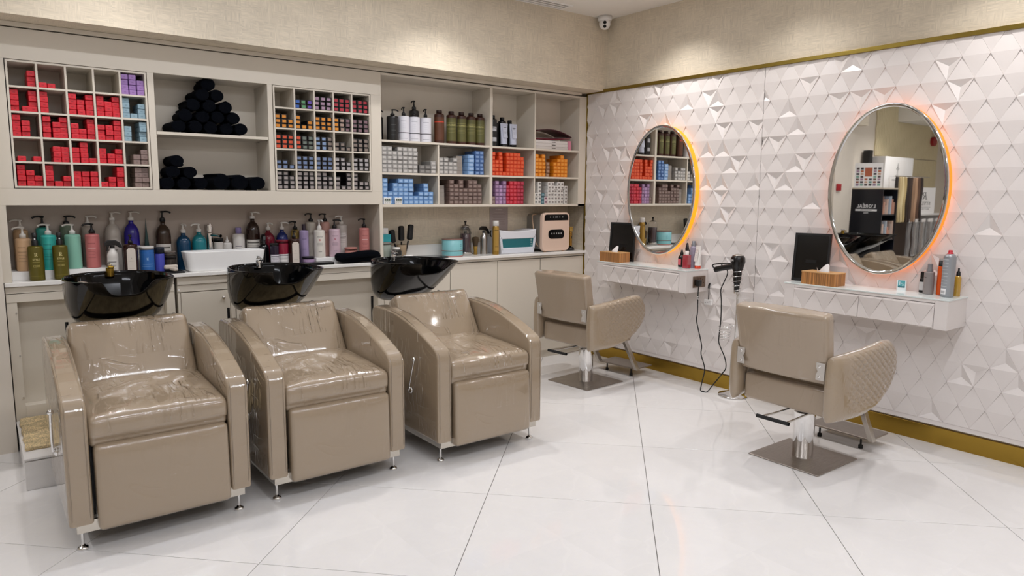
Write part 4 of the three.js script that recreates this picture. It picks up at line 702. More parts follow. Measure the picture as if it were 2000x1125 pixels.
// ---------- rolled towels ----------
function rollGeo(r, len, turns = 3.2, sq = 0.88) {
  const out = [], inn = [], n = Math.round(turns * 20), th = r / turns * 0.86;
  for (let i = 0; i <= n; i++) { const k = i / n, a = k * turns * 2 * Math.PI, ro = r * (0.12 + 0.88 * k), ri = Math.max(0.002, ro - th * (0.5 + 0.5 * Math.min(1, k * 2))); out.push([Math.cos(a) * ro, Math.sin(a) * ro * sq]); inn.push([Math.cos(a) * ri, Math.sin(a) * ri * sq]); }
  return metric(ext([...out, ...inn.reverse()], len, 0.006, 4, 2));
}
const rolls = [rollGeo(0.041, 0.235, 3.2, 0.84), rollGeo(0.0415, 0.225, 2.8, 0.84), rollGeo(0.0405, 0.24, 3.4, 0.84)];
{
  const put = (x, y, i, turn, label, s = 1, z = -5.035) => { const m = solo('rolled_towel', rolls[i % 3], mat.towel, label, 'towel', [x, y, z], turn, 'rolled navy towels'); m.scale.set(s, s, 1); m.rotation.z = (i % 2) * Math.PI + rr(-0.12, 0.12); return m; };
  const rows = [5, 4, 3, 2, 1], cx = 1.275;
  rows.forEach((n, r) => { for (let i = 0; i < n; i++) { const sp = 0.0985, x = cx + (i - (n - 1) / 2) * sp, y = 1.871 + 0.041 + r * 0.0685; put(x, y, (i * 2 + r) % 3, rr(-0.05, 0.05), `rolled navy towel in the upper pyramid, row ${NUM[r]} from below, number ${NUM[i]} from left`, r === 4 ? 1.1 : 1.03, -5.035 + rr(-0.01, 0.01)); } });
  [[1.0, 0], [1.097, 0], [1.194, 0], [1.045, 1], [1.142, 1], [1.068, 2]].forEach(([x, r], i) => put(x, 1.51 + 0.041 + r * 0.0715, i, rr(-0.06, 0.06), `rolled navy towel in the lower left heap, ${['bottom left', 'bottom middle', 'bottom right', 'second layer left', 'second layer right', 'top'][i]}`, 1.03));
  [[1.315, 1.4], [1.443, 1.35], [1.57, 1.25]].forEach(([x, s], i) => put(x, 1.51 + 0.0385 * s, i + 1, rr(-0.2, 0.2), `loosely rolled navy towel on the lower niche floor, ${['first', 'second', 'third'][i]} right of the heap`, s));
}
// ---------- hair wash products in the left niche ----------
const RISER = 1.03;
{
  solo('riser_shelf', rspan(0.158, 0.655, CT, RISER, -5.168, -4.985, 0.002), mat.white, 'low white riser under the bottles beside the left pillar', 'riser');
  solo('riser_shelf', rspan(1.99, 2.455, CT, CT + 0.045, -5.168, -4.985, 0.002), mat.white, 'low white riser under the pink and cream bottles', 'riser');
}
// print on a bottle: [text, size share, y share, colour, weight], bars by '#'
const printed = (bg, lines, w = 128, h = 256) => canvasTex(w, h, (g) => { g.fillStyle = bg; g.fillRect(0, 0, w, h); g.textAlign = 'center'; for (const [txt, size, y, col, wt] of lines) { g.fillStyle = col; if (txt[0] === '#') { const ww = Number(txt.slice(1)) * w; g.fillRect((w - ww) / 2, y * h, ww, size * h); } else { g.font = `${wt || 'bold'} ${Math.round(size * h)}px ${wt === 'serif' ? 'serif' : 'sans-serif'}`; if (wt === 'serif') g.font = `bold ${Math.round(size * h)}px serif`; g.fillText(txt, w / 2, y * h); } } });
function pump(parent, y, top, hex, dir, s = 1) {   // collar, stem and spout
  const m = M(hex, 0.35), h = top - y;
  const p = part(parent, 'pump', lathe([[0, y], [0.017 * s, y], [0.017 * s, y + h * 0.3], [0.013 * s, y + h * 0.36], [0.007 * s, y + h * 0.44], [0.005 * s, y + h * 0.8], [0.012 * s, y + h * 0.86], [0.012 * s, y + h * 0.97], [0, y + h]], 18), m);
  const a = dir, R = 0.05 * s, c = Math.cos(a), n = Math.sin(a), t = y + h * 0.93;
  part(p, 'spout', tube([[0, t, 0], [c * R * 0.5, t + 0.001, n * R * 0.5], [c * R * 0.85, t - 0.003, n * R * 0.85], [c * R, t - 0.01, n * R]], 0.0055 * s, 12, 8), m);
}
function bottle(o) {
  const t = thing(o.name || 'pump_bottle', o.label, 'bottle', [o.x, o.y, o.z], 0, o.group);
  const sh = o.sh - o.y, r = o.r, nk = o.nk || 0.014;
  const prof = o.round
    ? [[0, 0], [r * 0.94, 0], [r, 0.006], [r, sh * 0.7], [r * 0.98, sh * 0.76], [r * 0.88, sh * 0.83], [r * 0.66, sh * 0.89], [nk * 1.2, sh * 0.93], [nk, sh * 0.95], [nk, sh], [0, sh]]
    : [[0, 0], [r * 0.95, 0], [r, 0.005], [r, sh - 0.014], [r * 0.96, sh - 0.006], [r * 0.8, sh - 0.001], [nk, sh + 0.002], [0, sh + 0.002]];
  const body = part(t, 'body', lathe(prof, 32), M(o.hex, o.rough ?? 0.28, o.metal || 0));
  if (o.print) { const y0 = (o.p0 ?? 0.12) * sh, y1 = (o.p1 ?? 0.86) * sh; part(body, 'label', new THREE.CylinderGeometry(r + 0.0006, r + 0.0006, y1 - y0, 24, 1, true, -(o.arc || 1.9) / 2 + (o.face ?? -0.3), o.arc || 1.9).translate(0, (y0 + y1) / 2, 0), M('#ffffff', 0.35, 0, { map: o.print })); }
  if (o.top) pump(t, sh, o.top - o.y, o.pump, o.dir ?? 2.6, o.ps || 1);
  if (o.cap) part(t, 'cap', lathe([[0, sh], [o.cap[0], sh], [o.cap[0], sh + o.cap[1] - 0.003], [o.cap[0] * 0.9, sh + o.cap[1]], [0, sh + o.cap[1]]], 20), M(o.cap[2], 0.35));
  return t;
}
const kTex = (bg, ink, red) => printed(bg, [['KÉRASTASE', 0.05, 0.16, ink], ['K', 0.13, 0.34, red || ink, 'serif'], ['#0.5', 0.012, 0.44, ink], ['#0.62', 0.008, 0.5, ink], ['#0.56', 0.008, 0.54, ink], ['#0.6', 0.008, 0.58, ink], ['#0.3', 0.02, 0.86, ink]]);
const nTex = (bg, ink, extra) => printed(bg, [['KÉRASTASE', 0.052, 0.2, ink], ['#0.6', 0.014, 0.36, extra || ink], ['#0.5', 0.008, 0.5, ink], ['#0.6', 0.008, 0.56, ink], ['#0.44', 0.008, 0.62, ink], ['#0.55', 0.008, 0.75, ink]]);
const lab = (bg, ink) => printed(bg, [['#0.8', 0.05, 0.12, ink], ['#0.7', 0.02, 0.28, ink], ['#0.74', 0.02, 0.36, ink], ['#0.5', 0.02, 0.44, ink], ['#0.66', 0.02, 0.6, ink], ['#0.6', 0.02, 0.68, ink], ['#0.3', 0.08, 0.8, ink]]);
const zB = -5.122, zM = -5.028, zFf = -4.945;
[
  { x: 0.222, z: zB, y: RISER, r: 0.038, sh: 1.268, top: 1.328, hex: '#cda983', pump: '#d8d0c6', dir: 3.3, label: 'cream pump bottle in the back row beside the pillar' },
  { x: 0.226, z: zM, y: RISER, r: 0.04, sh: 1.222, top: 1.288, hex: '#cfa983', pump: '#ded8d0', dir: 3.0, label: 'cream pump bottle in front beside the pillar', print: nTex('#cfa983', '#6a5238') },
  { x: 0.333, z: zB, y: RISER, r: 0.036, sh: 1.277, top: 1.348, hex: '#3aa79c', pump: '#0e0e0f', dir: 3.0, label: 'teal pump bottle with a black pump in the back row' },
  { x: 0.352, z: zM, y: RISER, r: 0.04, sh: 1.238, top: 1.303, hex: '#3db9ad', pump: '#e4e0da', dir: 3.2, label: 'turquoise pump bottle with a white pump', print: nTex('#3db9ad', '#1e5b56') },
  { x: 0.456, z: zB, y: RISER, r: 0.036, sh: 1.292, top: 1.347, hex: '#6f7f6c', pump: '#0e0e0f', dir: 0.2, label: 'grey-green pump bottle with a black pump in the back row' },
  { x: 0.475, z: zM, y: RISER, r: 0.043, sh: 1.238, top: 1.3, hex: '#86bda8', pump: '#e4e0da', dir: 3.1, label: 'mint green pump bottle with a white pump' },
  { x: 0.57, z: zB, y: RISER, r: 0.036, sh: 1.282, top: 1.346, hex: '#b5aaa0', pump: '#d5d0c9', dir: 0.2, label: 'pale beige pump bottle behind the coral pink bottle' },
  { x: 0.578, z: zM, y: RISER, r: 0.04, sh: 1.238, top: 1.302, hex: '#c2706e', pump: '#0e0e0f', dir: 3.0, label: 'coral pink pump bottle with a black pump', print: nTex('#c2706e', '#6d2f33', '#f0e6e2') },
  { x: 0.705, z: zB, y: CT, r: 0.046, sh: 1.314, top: 1.368, hex: '#b9b1a8', pump: '#dcd6cd', round: 1, dir: 0.1, label: 'big pale grey pump bottle with rounded shoulders', print: printed('#b9b1a8', [['#0.7', 0.03, 0.3, '#5a534c'], ['#0.5', 0.02, 0.4, '#6a625a'], ['#0.3', 0.14, 0.46, '#c9c2ba']]), p1: 0.6 },
  { x: 0.812, z: zB, y: CT, r: 0.045, sh: 1.314, top: 1.37, hex: '#2a1f86', pump: '#dcd6cd', round: 1, dir: 0.1, rough: 0.15, label: 'big royal blue pump bottle with a white label', print: lab('#d6d2cc', '#6c6a70'), p0: 0.03, p1: 0.52, arc: 2.6 },
  { x: 0.998, z: zB, y: CT, r: 0.046, sh: 1.302, top: 1.372, hex: '#3b2c22', pump: '#0e0e0f', round: 1, dir: 0.1, rough: 0.15, label: 'big brown pump bottle with a white label and black pump', print: lab('#cfc9c1', '#4c463f'), p0: 0.06, p1: 0.55, arc: 2.6 },
  { x: 1.12, z: zB, y: CT, r: 0.045, sh: 1.224, top: 1.285, hex: '#123e5e', pump: '#e2ddd6', round: 1, dir: 1.4, rough: 0.15, label: 'dark blue pump bottle behind the white sink' },
  { x: 1.22, z: zB, y: CT, r: 0.046, sh: 1.228, top: 1.284, hex: '#1c7c86', pump: '#e2ddd6', round: 1, dir: 3.0, rough: 0.15, label: 'teal pump bottle with rounded shoulders behind the white sink' },
  { x: 1.582, z: zB, y: CT, r: 0.046, sh: 1.314, top: 1.36, hex: '#2b1a14', pump: '#e2ddd6', round: 1, dir: 0.1, rough: 0.12, label: 'big dark brown pump bottle with white label and white pump', print: lab('#cfcac2', '#4a443e'), p0: 0.12, p1: 0.56, arc: 2.6 },
  { x: 1.69, z: zB, y: CT, r: 0.044, sh: 1.23, top: 1.282, hex: '#6d1526', pump: '#e2ddd6', round: 1, dir: 1.2, rough: 0.15, label: 'wine red pump bottle with a white pump' },
  { x: 1.79, z: zB, y: CT, r: 0.042, sh: 1.23, top: 1.285, hex: '#1d2a66', pump: '#e2ddd6', round: 1, dir: 0.1, rough: 0.15, label: 'navy pump bottle with a white pump' },
  { x: 1.888, z: zB, y: CT, r: 0.03, sh: 1.226, top: 1.29, hex: '#a58a4c', pump: '#0e0e0f', dir: 3.0, label: 'mustard pump bottle with a black pump' },
  { x: 2.01, z: zB, y: CT + 0.045, r: 0.036, sh: 1.283, top: 1.347, hex: '#cfc7bb', pump: '#0e0e0f', dir: 2.9, label: 'cream white pump bottle with a black pump in the back row' },
  { x: 2.036, z: zM, y: CT + 0.045, r: 0.041, sh: 1.226, top: 1.303, hex: '#e2dcd2', pump: '#e8e4de', dir: 1.4, label: 'ivory pump bottle with a red letter and white pump', print: kTex('#e2dcd2', '#4a4440', '#b03038') },
  { x: 2.12, z: zB, y: CT + 0.045, r: 0.035, sh: 1.282, top: 1.344, hex: '#d3a398', pump: '#0e0e0f', dir: 2.9, label: 'peach pump bottle with a black pump in the back row', print: printed('#d3a398', [['KÉRA', 0.08, 0.25, '#8a4a44']]) },
  { x: 2.155, z: zM, y: CT + 0.045, r: 0.042, sh: 1.232, top: 1.302, hex: '#cbb0bb', pump: '#0e0e0f', dir: 0.2, label: 'pale pink pump bottle with a red letter and black pump', print: kTex('#cbb0bb', '#4f3f48', '#a03044') },
  { x: 2.25, z: zB, y: CT + 0.045, r: 0.044, sh: 1.258, top: 1.326, hex: '#d4cdc8', pump: '#e2ddd6', dir: 3.0, label: 'white lace-patterned pump bottle with a white pump', print: printed('#d4cdc8', [['#0.6', 0.012, 0.25, '#8d857f'], ['#0.8', 0.02, 0.34, '#4a4440'], ['#0.6', 0.012, 0.42, '#8d857f'], ['#0.7', 0.01, 0.5, '#a59d97'], ['#0.7', 0.01, 0.58, '#a59d97']]) },
  { x: 2.396, z: zM, y: CT + 0.045, r: 0.04, sh: 1.234, top: 1.306, hex: '#c47d78', pump: '#0e0e0f', dir: 3.0, label: 'salmon pump bottle with a black pump at the niche divider', print: nTex('#c47d78', '#7d3c3c', '#efe4e0') },
].forEach((o) => bottle(o));
{
  // olive bottles in front
  const oliveTex = printed('#5b5212', [['R', 0.16, 0.28, '#cfc28a', 'serif'], ['STYLE', 0.085, 0.4, '#cfc28a'], ['#0.5', 0.012, 0.45, '#a89c5c'], ['CORR', 0.09, 0.62, '#b9ac6a', '100'], ['#0.9', 0.008, 0.9, '#8a7f3a']]);
  [[0.2785, -4.952, 1.18, 'cream'], [0.4, -4.952, 1.18, 'mint']].forEach(([x, z, sh, w]) => {
    const t = bottle({ name: 'spray_bottle', x, z, y: CT, r: 0.04, sh, hex: '#5b5212', rough: 0.3, metal: 0.35, print: oliveTex, p0: 0.05, p1: 0.95, face: -0.05, label: `olive green bottle with a black spray head before the ${w} bottle`, group: 'olive spray bottles' });
    const h = sh - CT; part(t, 'spray_head', lathe([[0.018, h], [0.018, h + 0.03], [0.011, h + 0.034], [0.011, h + 0.046], [0.014, h + 0.048], [0.014, h + 0.074], [0, h + 0.076]], 18), mat.black); part(t, 'nozzle', cyl(0.004, 0.004, 0.004, 0, 0, 0, 10).rotateX(Math.PI / 2), mat.white, [0, h + 0.04, 0.012]);
  });
  // trigger sprays
  const trigger = (t, y, s, dir) => part(t, 'trigger_head', merge([cyl(0.013, 0.014, 0.02, 0, y + 0.01, 0, 16), ext([[-0.045, 0.0], [-0.04, 0.018], [-0.02, 0.03], [0.02, 0.03], [0.04, 0.016], [0.05, -0.012], [0.042, -0.012], [0.02, 0.004], [-0.01, 0.002], [-0.026, 0.004]], 0.02, 0.003).translate(0, y + 0.022, 0), ext([[-0.028, 0.004], [-0.034, -0.03], [-0.028, -0.032], [-0.018, 0.004]], 0.012, 0.002).translate(0, y + 0.02, 0)]), mat.black, [0, 0, 0], [0, dir, 0]);
  let t = bottle({ name: 'spray_bottle', x: 0.672, z: -4.945, y: CT, r: 0.031, sh: 1.15, hex: '#cfcac4', round: 1, print: lab('#d8d4cf', '#56524e'), p0: 0.06, p1: 0.6, label: 'pale trigger spray bottle before the big grey bottle' }); trigger(t, 1.145 - CT, 1, 0.1);
  t = bottle({ name: 'spray_bottle', x: 1.628, z: -5.04, y: CT, r: 0.036, sh: 1.15, hex: '#0d0d10', round: 1, rough: 0.15, label: 'black trigger spray bottle right of the white sink' }); trigger(t, 1.15 - CT, 1, 1.4);
  // apothecary bottles with pointed labels
  const tag = (r, h, y0) => { const s = new THREE.Shape([[-0.024, 0.012], [-0.016, 0], [0.016, 0], [0.024, 0.012], [0.024, h - 0.012], [0.014, h], [-0.014, h], [-0.024, h - 0.012]].map((p) => new THREE.Vector2(...p))); const g = new THREE.ShapeGeometry(s, 4); const p = g.attributes.position, uv = g.attributes.uv; for (let i = 0; i < p.count; i++) { const x = p.getX(i), y = p.getY(i); uv.setXY(i, x / 0.048 + 0.5, y / h); p.setXYZ(i, x, y + y0, r + 0.001); } return g; };
  const tagTex = printed('#d5cbc0', [['+', 0.06, 0.12, '#6a5f55'], ['A', 0.07, 0.42, '#7a6f66', 'serif'], ['#0.5', 0.008, 0.5, '#8a8078'], ['#0.6', 0.008, 0.78, '#8a8078'], ['+', 0.06, 0.94, '#6a5f55']]);
  for (const [x, z, w] of [[0.772, -4.945, 'blue jar'], [1.822, -4.97, 'crimson jar']]) {
    t = bottle({ name: 'apothecary_bottle', x, z, y: CT, r: 0.04, sh: 1.172, top: 1.232, pump: '#120d0c', dir: 1.6, ps: 0.8, hex: '#2e1712', rough: 0.12, label: `brown apothecary pump bottle with a cream label beside the ${w}`, group: 'apothecary bottles' });
    part(t, 'label', tag(0.04, 0.16, 0.012), M('#ffffff', 0.5, 0, { map: tagTex, side: THREE.DoubleSide }), [0, 0, 0], [0, -0.1, 0]);
  }
  // jars
  const jar = (x, y, z, r, h, hex, lidHex, lidH, label, tex) => { const q = thing('jar', label, 'jar', [x, y, z]); part(q, 'body', lathe([[0, 0], [r * 0.96, 0], [r, 0.005], [r, h - 0.004], [r * 0.92, h], [0, h]], 32), M(hex, 0.2)); part(q, 'lid', lathe([[0, h], [r * 1.02, h], [r * 1.02, h + lidH - 0.003], [r * 0.98, h + lidH], [0, h + lidH]], 32), M(lidHex, 0.35)); if (tex) part(q, 'label', new THREE.CylinderGeometry(r + 0.0006, r + 0.0006, h * 0.7, 24, 1, true, -1.3, 2.4).translate(0, h * 0.5, 0), M('#ffffff', 0.4, 0, { map: tex })); return q; };
  jar(0.868, CT, -4.98, 0.042, 0.155, '#3069b0', '#d9d6d2', 0.02, 'wide blue jar with a white lid', printed('#3069b0', [['K', 0.2, 0.4, '#9dc0e0'], ['#0.6', 0.03, 0.62, '#7fa8d6'], ['#0.7', 0.03, 0.74, '#7fa8d6']], 128, 128));
  jar(0.945, CT, -5.0, 0.029, 0.125, '#5156b8', '#20242f', 0.04, 'small violet blue bottle with a dark cap');
  jar(1.01, CT, -5.02, 0.036, 0.085, '#3a322e', '#2a2522', 0.02, 'dark glass jar before the big brown bottle'); jar(1.01, CT + 0.105, -5.02, 0.036, 0.02, '#4b433d', '#6a6058', 0.008, 'flat brown tin lying on the dark glass jar');
  jar(1.74, CT, -4.985, 0.043, 0.165, '#8a1f36', '#6d1526', 0.022, 'crimson bottle with a white label on its lower half', null);
  jar(1.675, CT, -4.955, 0.03, 0.15, '#231b2c', '#0f0e12', 0.018, 'dark bottle with a white label left of the crimson one', null);
  part(scene.children.at(-2), 'label', new THREE.CylinderGeometry(0.0436, 0.0436, 0.08, 24, 1, true, -1.4, 2.6).translate(0, 0.048, 0), M('#ffffff', 0.4, 0, { map: lab('#d9d6d4', '#6a6468') })); part(scene.children.at(-1), 'label', new THREE.CylinderGeometry(0.0306, 0.0306, 0.08, 24, 1, true, -1.4, 2.6).translate(0, 0.048, 0), M('#ffffff', 0.4, 0, { map: lab('#cfccd2', '#56525c') }));
  jar(1.925, CT, -4.975, 0.044, 0.045, '#a98fb0', '#2a2430', 0.016, 'low lilac jar with a dark lid');
  bottle({ name: 'lotion_bottle', x: 1.925, z: -5.045, y: CT, r: 0.033, sh: 1.225, hex: '#a08fb4', cap: [0.013, 0.045, '#3a2f3a'], print: printed('#a08fb4', [['#0.5', 0.02, 0.14, '#5f5070'], ['#0.4', 0.01, 0.5, '#6f6080'], ['#0.4', 0.01, 0.56, '#6f6080']]), label: 'tall lilac bottle with a dark cap' });
  jar(2.28, CT + 0.045, -5.02, 0.046, 0.045, '#c98c80', '#c4857a', 0.02, 'low peach jar before the lace-patterned bottle');
  // small things behind the sink
  jar(1.348, CT, -5.13, 0.03, 0.18, '#d5cfc8', '#141414', 0.024, 'small white bottle with a black cap behind the sink');
  t = bottle({ name: 'dispenser_bottle', x: 1.405, z: -5.13, y: CT, r: 0.03, sh: 1.15, hex: '#d9d4ce', label: 'white bottle with a long nozzle behind the sink' }); part(t, 'nozzle', lathe([[0.014, 0.172], [0.013, 0.186], [0.006, 0.192], [0.003, 0.214], [0, 0.215]], 14), mat.white);
  bottle({ name: 'lotion_bottle', x: 1.482, z: zB, y: CT, r: 0.04, sh: 1.21, hex: '#d8d2cc', cap: [0.02, 0.042, '#8c7fb0'], print: printed('#d8d2cc', [['#0.6', 0.03, 0.3, '#77707c'], ['#0.5', 0.02, 0.4, '#77707c']]), label: 'white bottle with a lilac cap behind the sink' });
  // teal pointed brush
  solo('tint_brush', ext([[0, 0], [0.012, 0.01], [0.016, 0.06], [0.012, 0.16], [0.004, 0.24], [0, 0.34], [-0.004, 0.24], [-0.012, 0.16], [-0.014, 0.06], [-0.01, 0.01]], 0.01, 0.003), M('#14403f', 0.35), 'dark teal pointed tint brush leaning upright', 'brush', [0.9, CT + 0.003, -5.14]);
  // tap behind the sink
  const tap = thing('basin_tap', 'tall chrome tap behind the white sink', 'tap', [1.293, CT, -5.14]);
  part(tap, 'column', merge([cyl(0.02, 0.022, 0.24, 0, 0.12, 0, 24), cyl(0.021, 0.021, 0.05, 0, 0.272, 0, 24)]), mat.chrome); part(tap, 'spout', tube([[0, 0.225, 0], [0.03, 0.228, 0.05], [0.05, 0.222, 0.09]], 0.011, 12, 10), mat.chrome); part(tap, 'handle', rb(0.012, 0.006, 0.06, 0.002, 0, 0.3, -0.0), mat.chrome);
  // white vessel sink
  const s = thing('vessel_sink', 'white rectangular vessel sink on the worktop', 'sink', [1.34, CT, -4.982]);
  const o = (w, d, r) => { const q = new THREE.Shape(), a = w / 2, b = d / 2; q.moveTo(-a + r, -b); q.lineTo(a - r, -b); q.quadraticCurveTo(a, -b, a, -b + r); q.lineTo(a, b - r); q.quadraticCurveTo(a, b, a - r, b); q.lineTo(-a + r, b); q.quadraticCurveTo(-a, b, -a, b - r); q.lineTo(-a, -b + r); q.quadraticCurveTo(-a, -b, -a + r, -b); return q; };
  const loop = (w, d, r, y) => o(w, d, r).getPoints(8).slice(0, -1).map((p) => [p.x, y, p.y]);
  const rings = [loop(0.4, 0.11, 0.03, 0), loop(0.46, 0.14, 0.035, 0.0), loop(0.478, 0.15, 0.04, 0.012), loop(0.518, 0.164, 0.045, 0.125), loop(0.52, 0.165, 0.045, 0.129), loop(0.512, 0.158, 0.042, 0.131), loop(0.505, 0.15, 0.04, 0.127), loop(0.46, 0.13, 0.035, 0.03), loop(0.4, 0.1, 0.03, 0.02), loop(0.02, 0.01, 0.002, 0.018)];
  const n = rings[0].length, I = []; for (let j = 0; j < rings.length - 1; j++) for (let i = 0; i < n; i++) { const a = j * n + i, b = j * n + (i + 1) % n; I.push(a, a + n, b, b, a + n, b + n); }
  const g = new THREE.BufferGeometry(); g.setAttribute('position', new THREE.Float32BufferAttribute(rings.flat(2), 3)); g.setIndex(I); g.computeVertexNormals(); part(s, 'bowl', g, mat.whiteGloss); part(s, 'drain', cyl(0.02, 0.02, 0.004, 0, 0.022, 0, 18), mat.chrome);
  // trays, brush, folded towels on the front of the worktop
  solo('tool_tray', rspan(0.66, 1.07, CT, CT + 0.012, -4.99, -4.892, 0.004), mat.black, 'flat black tool tray left of the white sink', 'tray');
  t = thing('neck_brush', 'pale brush with black bristles lying left of the sink', 'brush', [0.995, CT + 0.012, -4.93], 0.3);
  part(t, 'head', soft(0.085, 0.028, 0.03, 0.01, null, 8), M('#c9beb2', 0.5), [0, 0.028, 0]); part(t, 'handle', soft(0.028, 0.022, 0.07, 0.009, null, 6), M('#c9beb2', 0.5), [0.0, 0.016, 0.03]);
  const bristle = []; for (let i = 0; i < 40; i++) bristle.push(cyl(0.0012, 0.0012, 0.016, -0.038 + (i % 10) * 0.0084, 0.009, -0.012 + Math.floor(i / 10) * 0.008, 5)); part(t, 'bristles', merge(bristle), mat.black).userData.kind = 'stuff';
  solo('tool_tray', rspan(1.76, 2.09, CT, CT + 0.022, -4.965, -4.888, 0.006), mat.black, 'flat black case between the crimson jar and the folded towel', 'tray');
  const ft = soft(0.35, 0.08, 0.1, 0.033, (a, b, d) => [a, b * (1 - 0.25 * (a < 0 ? -a / 0.175 : 0)) + 0.006 * Math.sin(a * 21 + d * 13), d + 0.006 * Math.sin(a * 17)], 24);
  t = thing('folded_towel', 'thick folded navy towel beside the niche divider', 'towel', [2.295, CT + 0.045, -4.93]); part(t, 'cloth', ft, mat.towel); part(t, 'fold', tube([[-0.168, -0.01, 0.03], [-0.05, 0.004, 0.048], [0.1, 0.006, 0.049], [0.165, 0.0, 0.035]], 0.012, 20, 8), mat.towel);
}
// ---------- top shelf of the right shelving ----------
{
  const S = 1.9, z = -4.975;
  const dots = printed('#d9d8de', [['❖', 0.07, 0.14, '#3a3f48'], ['#0.4', 0.012, 0.19, '#777b86'], ['· · ·', 0.06, 0.34, '#777b86'], ['· · ·', 0.06, 0.42, '#777b86'], ['· · ·', 0.06, 0.5, '#777b86'], ['#1', 0.03, 0.66, '#16161a'], ['⊙ ⊙', 0.07, 0.82, '#8a8d96'], ['#0.5', 0.012, 0.9, '#777b86']]);
  [['black', 2.541, '#141414', -5.065, 0.045], ['second black', 2.617, '#161616', -4.958, 0.045]].forEach(([w, x, hex, zz, r], i) => bottle({ x, z: zz, y: S, r, sh: 2.085, top: 2.135, hex, pump: '#101010', dir: 0.0, label: i ? 'black pump bottle left of the three white pump bottles' : 'black pump bottle half hidden at the left shelf end', print: printed(hex, [['❖', 0.08, 0.2, '#777'], ['#0.5', 0.012, 0.3, '#777'], ['#0.4', 0.012, 0.6, '#666'], ['❖', 0.08, 0.75, '#777'], ['#0.5', 0.012, 0.85, '#666']]) }));
  [[2.722, 'left'], [2.816, 'middle'], [2.918, 'right']].forEach(([x, w]) => bottle({ x, z, y: S, r: 0.045, sh: 2.093, top: 2.163, hex: '#d9d8de', pump: '#0d0d0d', dir: -1.4, ps: 0.9, print: dots, p0: 0.02, p1: 0.98, arc: 2.6, face: -0.45, label: `white cylindrical pump bottle with a black band, ${w} of three`, group: 'white pump bottles' }));
  bottle({ x: 2.885, z: -5.1, y: S, r: 0.04, sh: 2.16, top: 2.238, hex: '#2c2a28', pump: '#0d0d0d', dir: -1.5, label: 'tall dark pump bottle behind the white pump bottles' });
  const greenTex = printed('#5c5a30', [['♣', 0.1, 0.12, '#b1502c'], ['#0.8', 0.02, 0.2, '#8a8450'], ['BOTANICS', 0.1, 0.34, '#a9a468'], ['#0.7', 0.012, 0.44, '#8a8450'], ['#0.6', 0.012, 0.5, '#8a8450'], ['#0.66', 0.012, 0.56, '#8a8450'], ['#0.5', 0.012, 0.62, '#8a8450'], ['♣ ♣', 0.1, 0.84, '#b85a34']]), orangeTex = printed('#5a3420', [['♣ ♣', 0.12, 0.12, '#d2622c'], ['#0.9', 0.05, 0.18, '#c4402c'], ['▒▒▒', 0.12, 0.4, '#a86a34'], ['▒▒▒', 0.12, 0.55, '#a86a34'], ['▒▒▒', 0.12, 0.7, '#a86a34'], ['♣ ♣', 0.1, 0.9, '#d2722c']]);
  [[3.05, 'with an orange sash', orangeTex], [3.165, 'first with a green label', greenTex], [3.263, 'second with a green label', greenTex], [3.358, 'third with a green label', greenTex], [3.448, 'fourth with a green label', greenTex]].forEach(([x, w, tex], i) => bottle({ name: 'shampoo_bottle', x, z: -4.985, y: S, r: 0.041, sh: 2.135, nk: 0.02, hex: '#43241a', cap: [0.023, 0.028, '#2f1a14'], print: tex, p0: 0.1, p1: 0.88, arc: 2.7, face: -0.5, label: `dark brown shampoo bottle ${w}`, group: 'brown shampoo bottles' }));
  // middle bay: black bottles and pale tubes
  [[3.57, -4.97, 2.13, 'at the left end of the tubes'], [3.655, -5.06, 2.11, 'behind the left tube'], [3.735, -5.06, 2.13, 'between the tubes'], [3.818, -5.06, 2.11, 'behind the right tube']].forEach(([x, zz, sh, w], i) => bottle({ name: 'styling_bottle', x, z: zz, y: S, r: 0.036, sh, hex: '#141414', cap: [0.02, 0.03, '#0d0d0d'], print: i === 0 ? printed('#141414', [['#0.9', 0.22, 0.2, '#b9b9bd'], ['#0.6', 0.02, 0.26, '#333'], ['#0.9', 0.2, 0.72, '#b9b9bd']]) : null, label: `black styling bottle ${w}` }));
  [[3.672, 'left'], [3.77, 'right']].forEach(([x, w]) => { const t = thing('cream_tube', `pale blue grey hair tube with a black cap, the ${w} one`, 'tube', [x, S, -4.945], 0, 'pale hair tubes'); const g = new THREE.CylinderGeometry(1, 1, 0.175, 28, 8, true), p = g.attributes.position; for (let i = 0; i < p.count; i++) { const k = (p.getY(i) + 0.0875) / 0.175; p.setXYZ(i, p.getX(i) * (0.03 + 0.009 * k), p.getY(i) + 0.1095, p.getZ(i) * (0.027 * (1 - k) + 0.0012)); } g.computeVertexNormals(); part(t, 'tube_body', g, M('#bcc0d0', 0.35)); part(t, 'cap', lathe([[0, 0], [0.03, 0], [0.03, 0.022], [0, 0.024]], 24), mat.black); part(t, 'print', new THREE.PlaneGeometry(0.045, 0.1), M('#ffffff', 0.4, 0, { map: printed('#c2c6d4', [['#0.7', 0.05, 0.1, '#4a4d58'], ['#0.5', 0.03, 0.24, '#6a6d78'], ['#0.56', 0.03, 0.5, '#8c90a0'], ['#0.4', 0.03, 0.6, '#8c90a0']]) }), [0, 0.125, 0.0175], [-0.14, 0, 0]); });
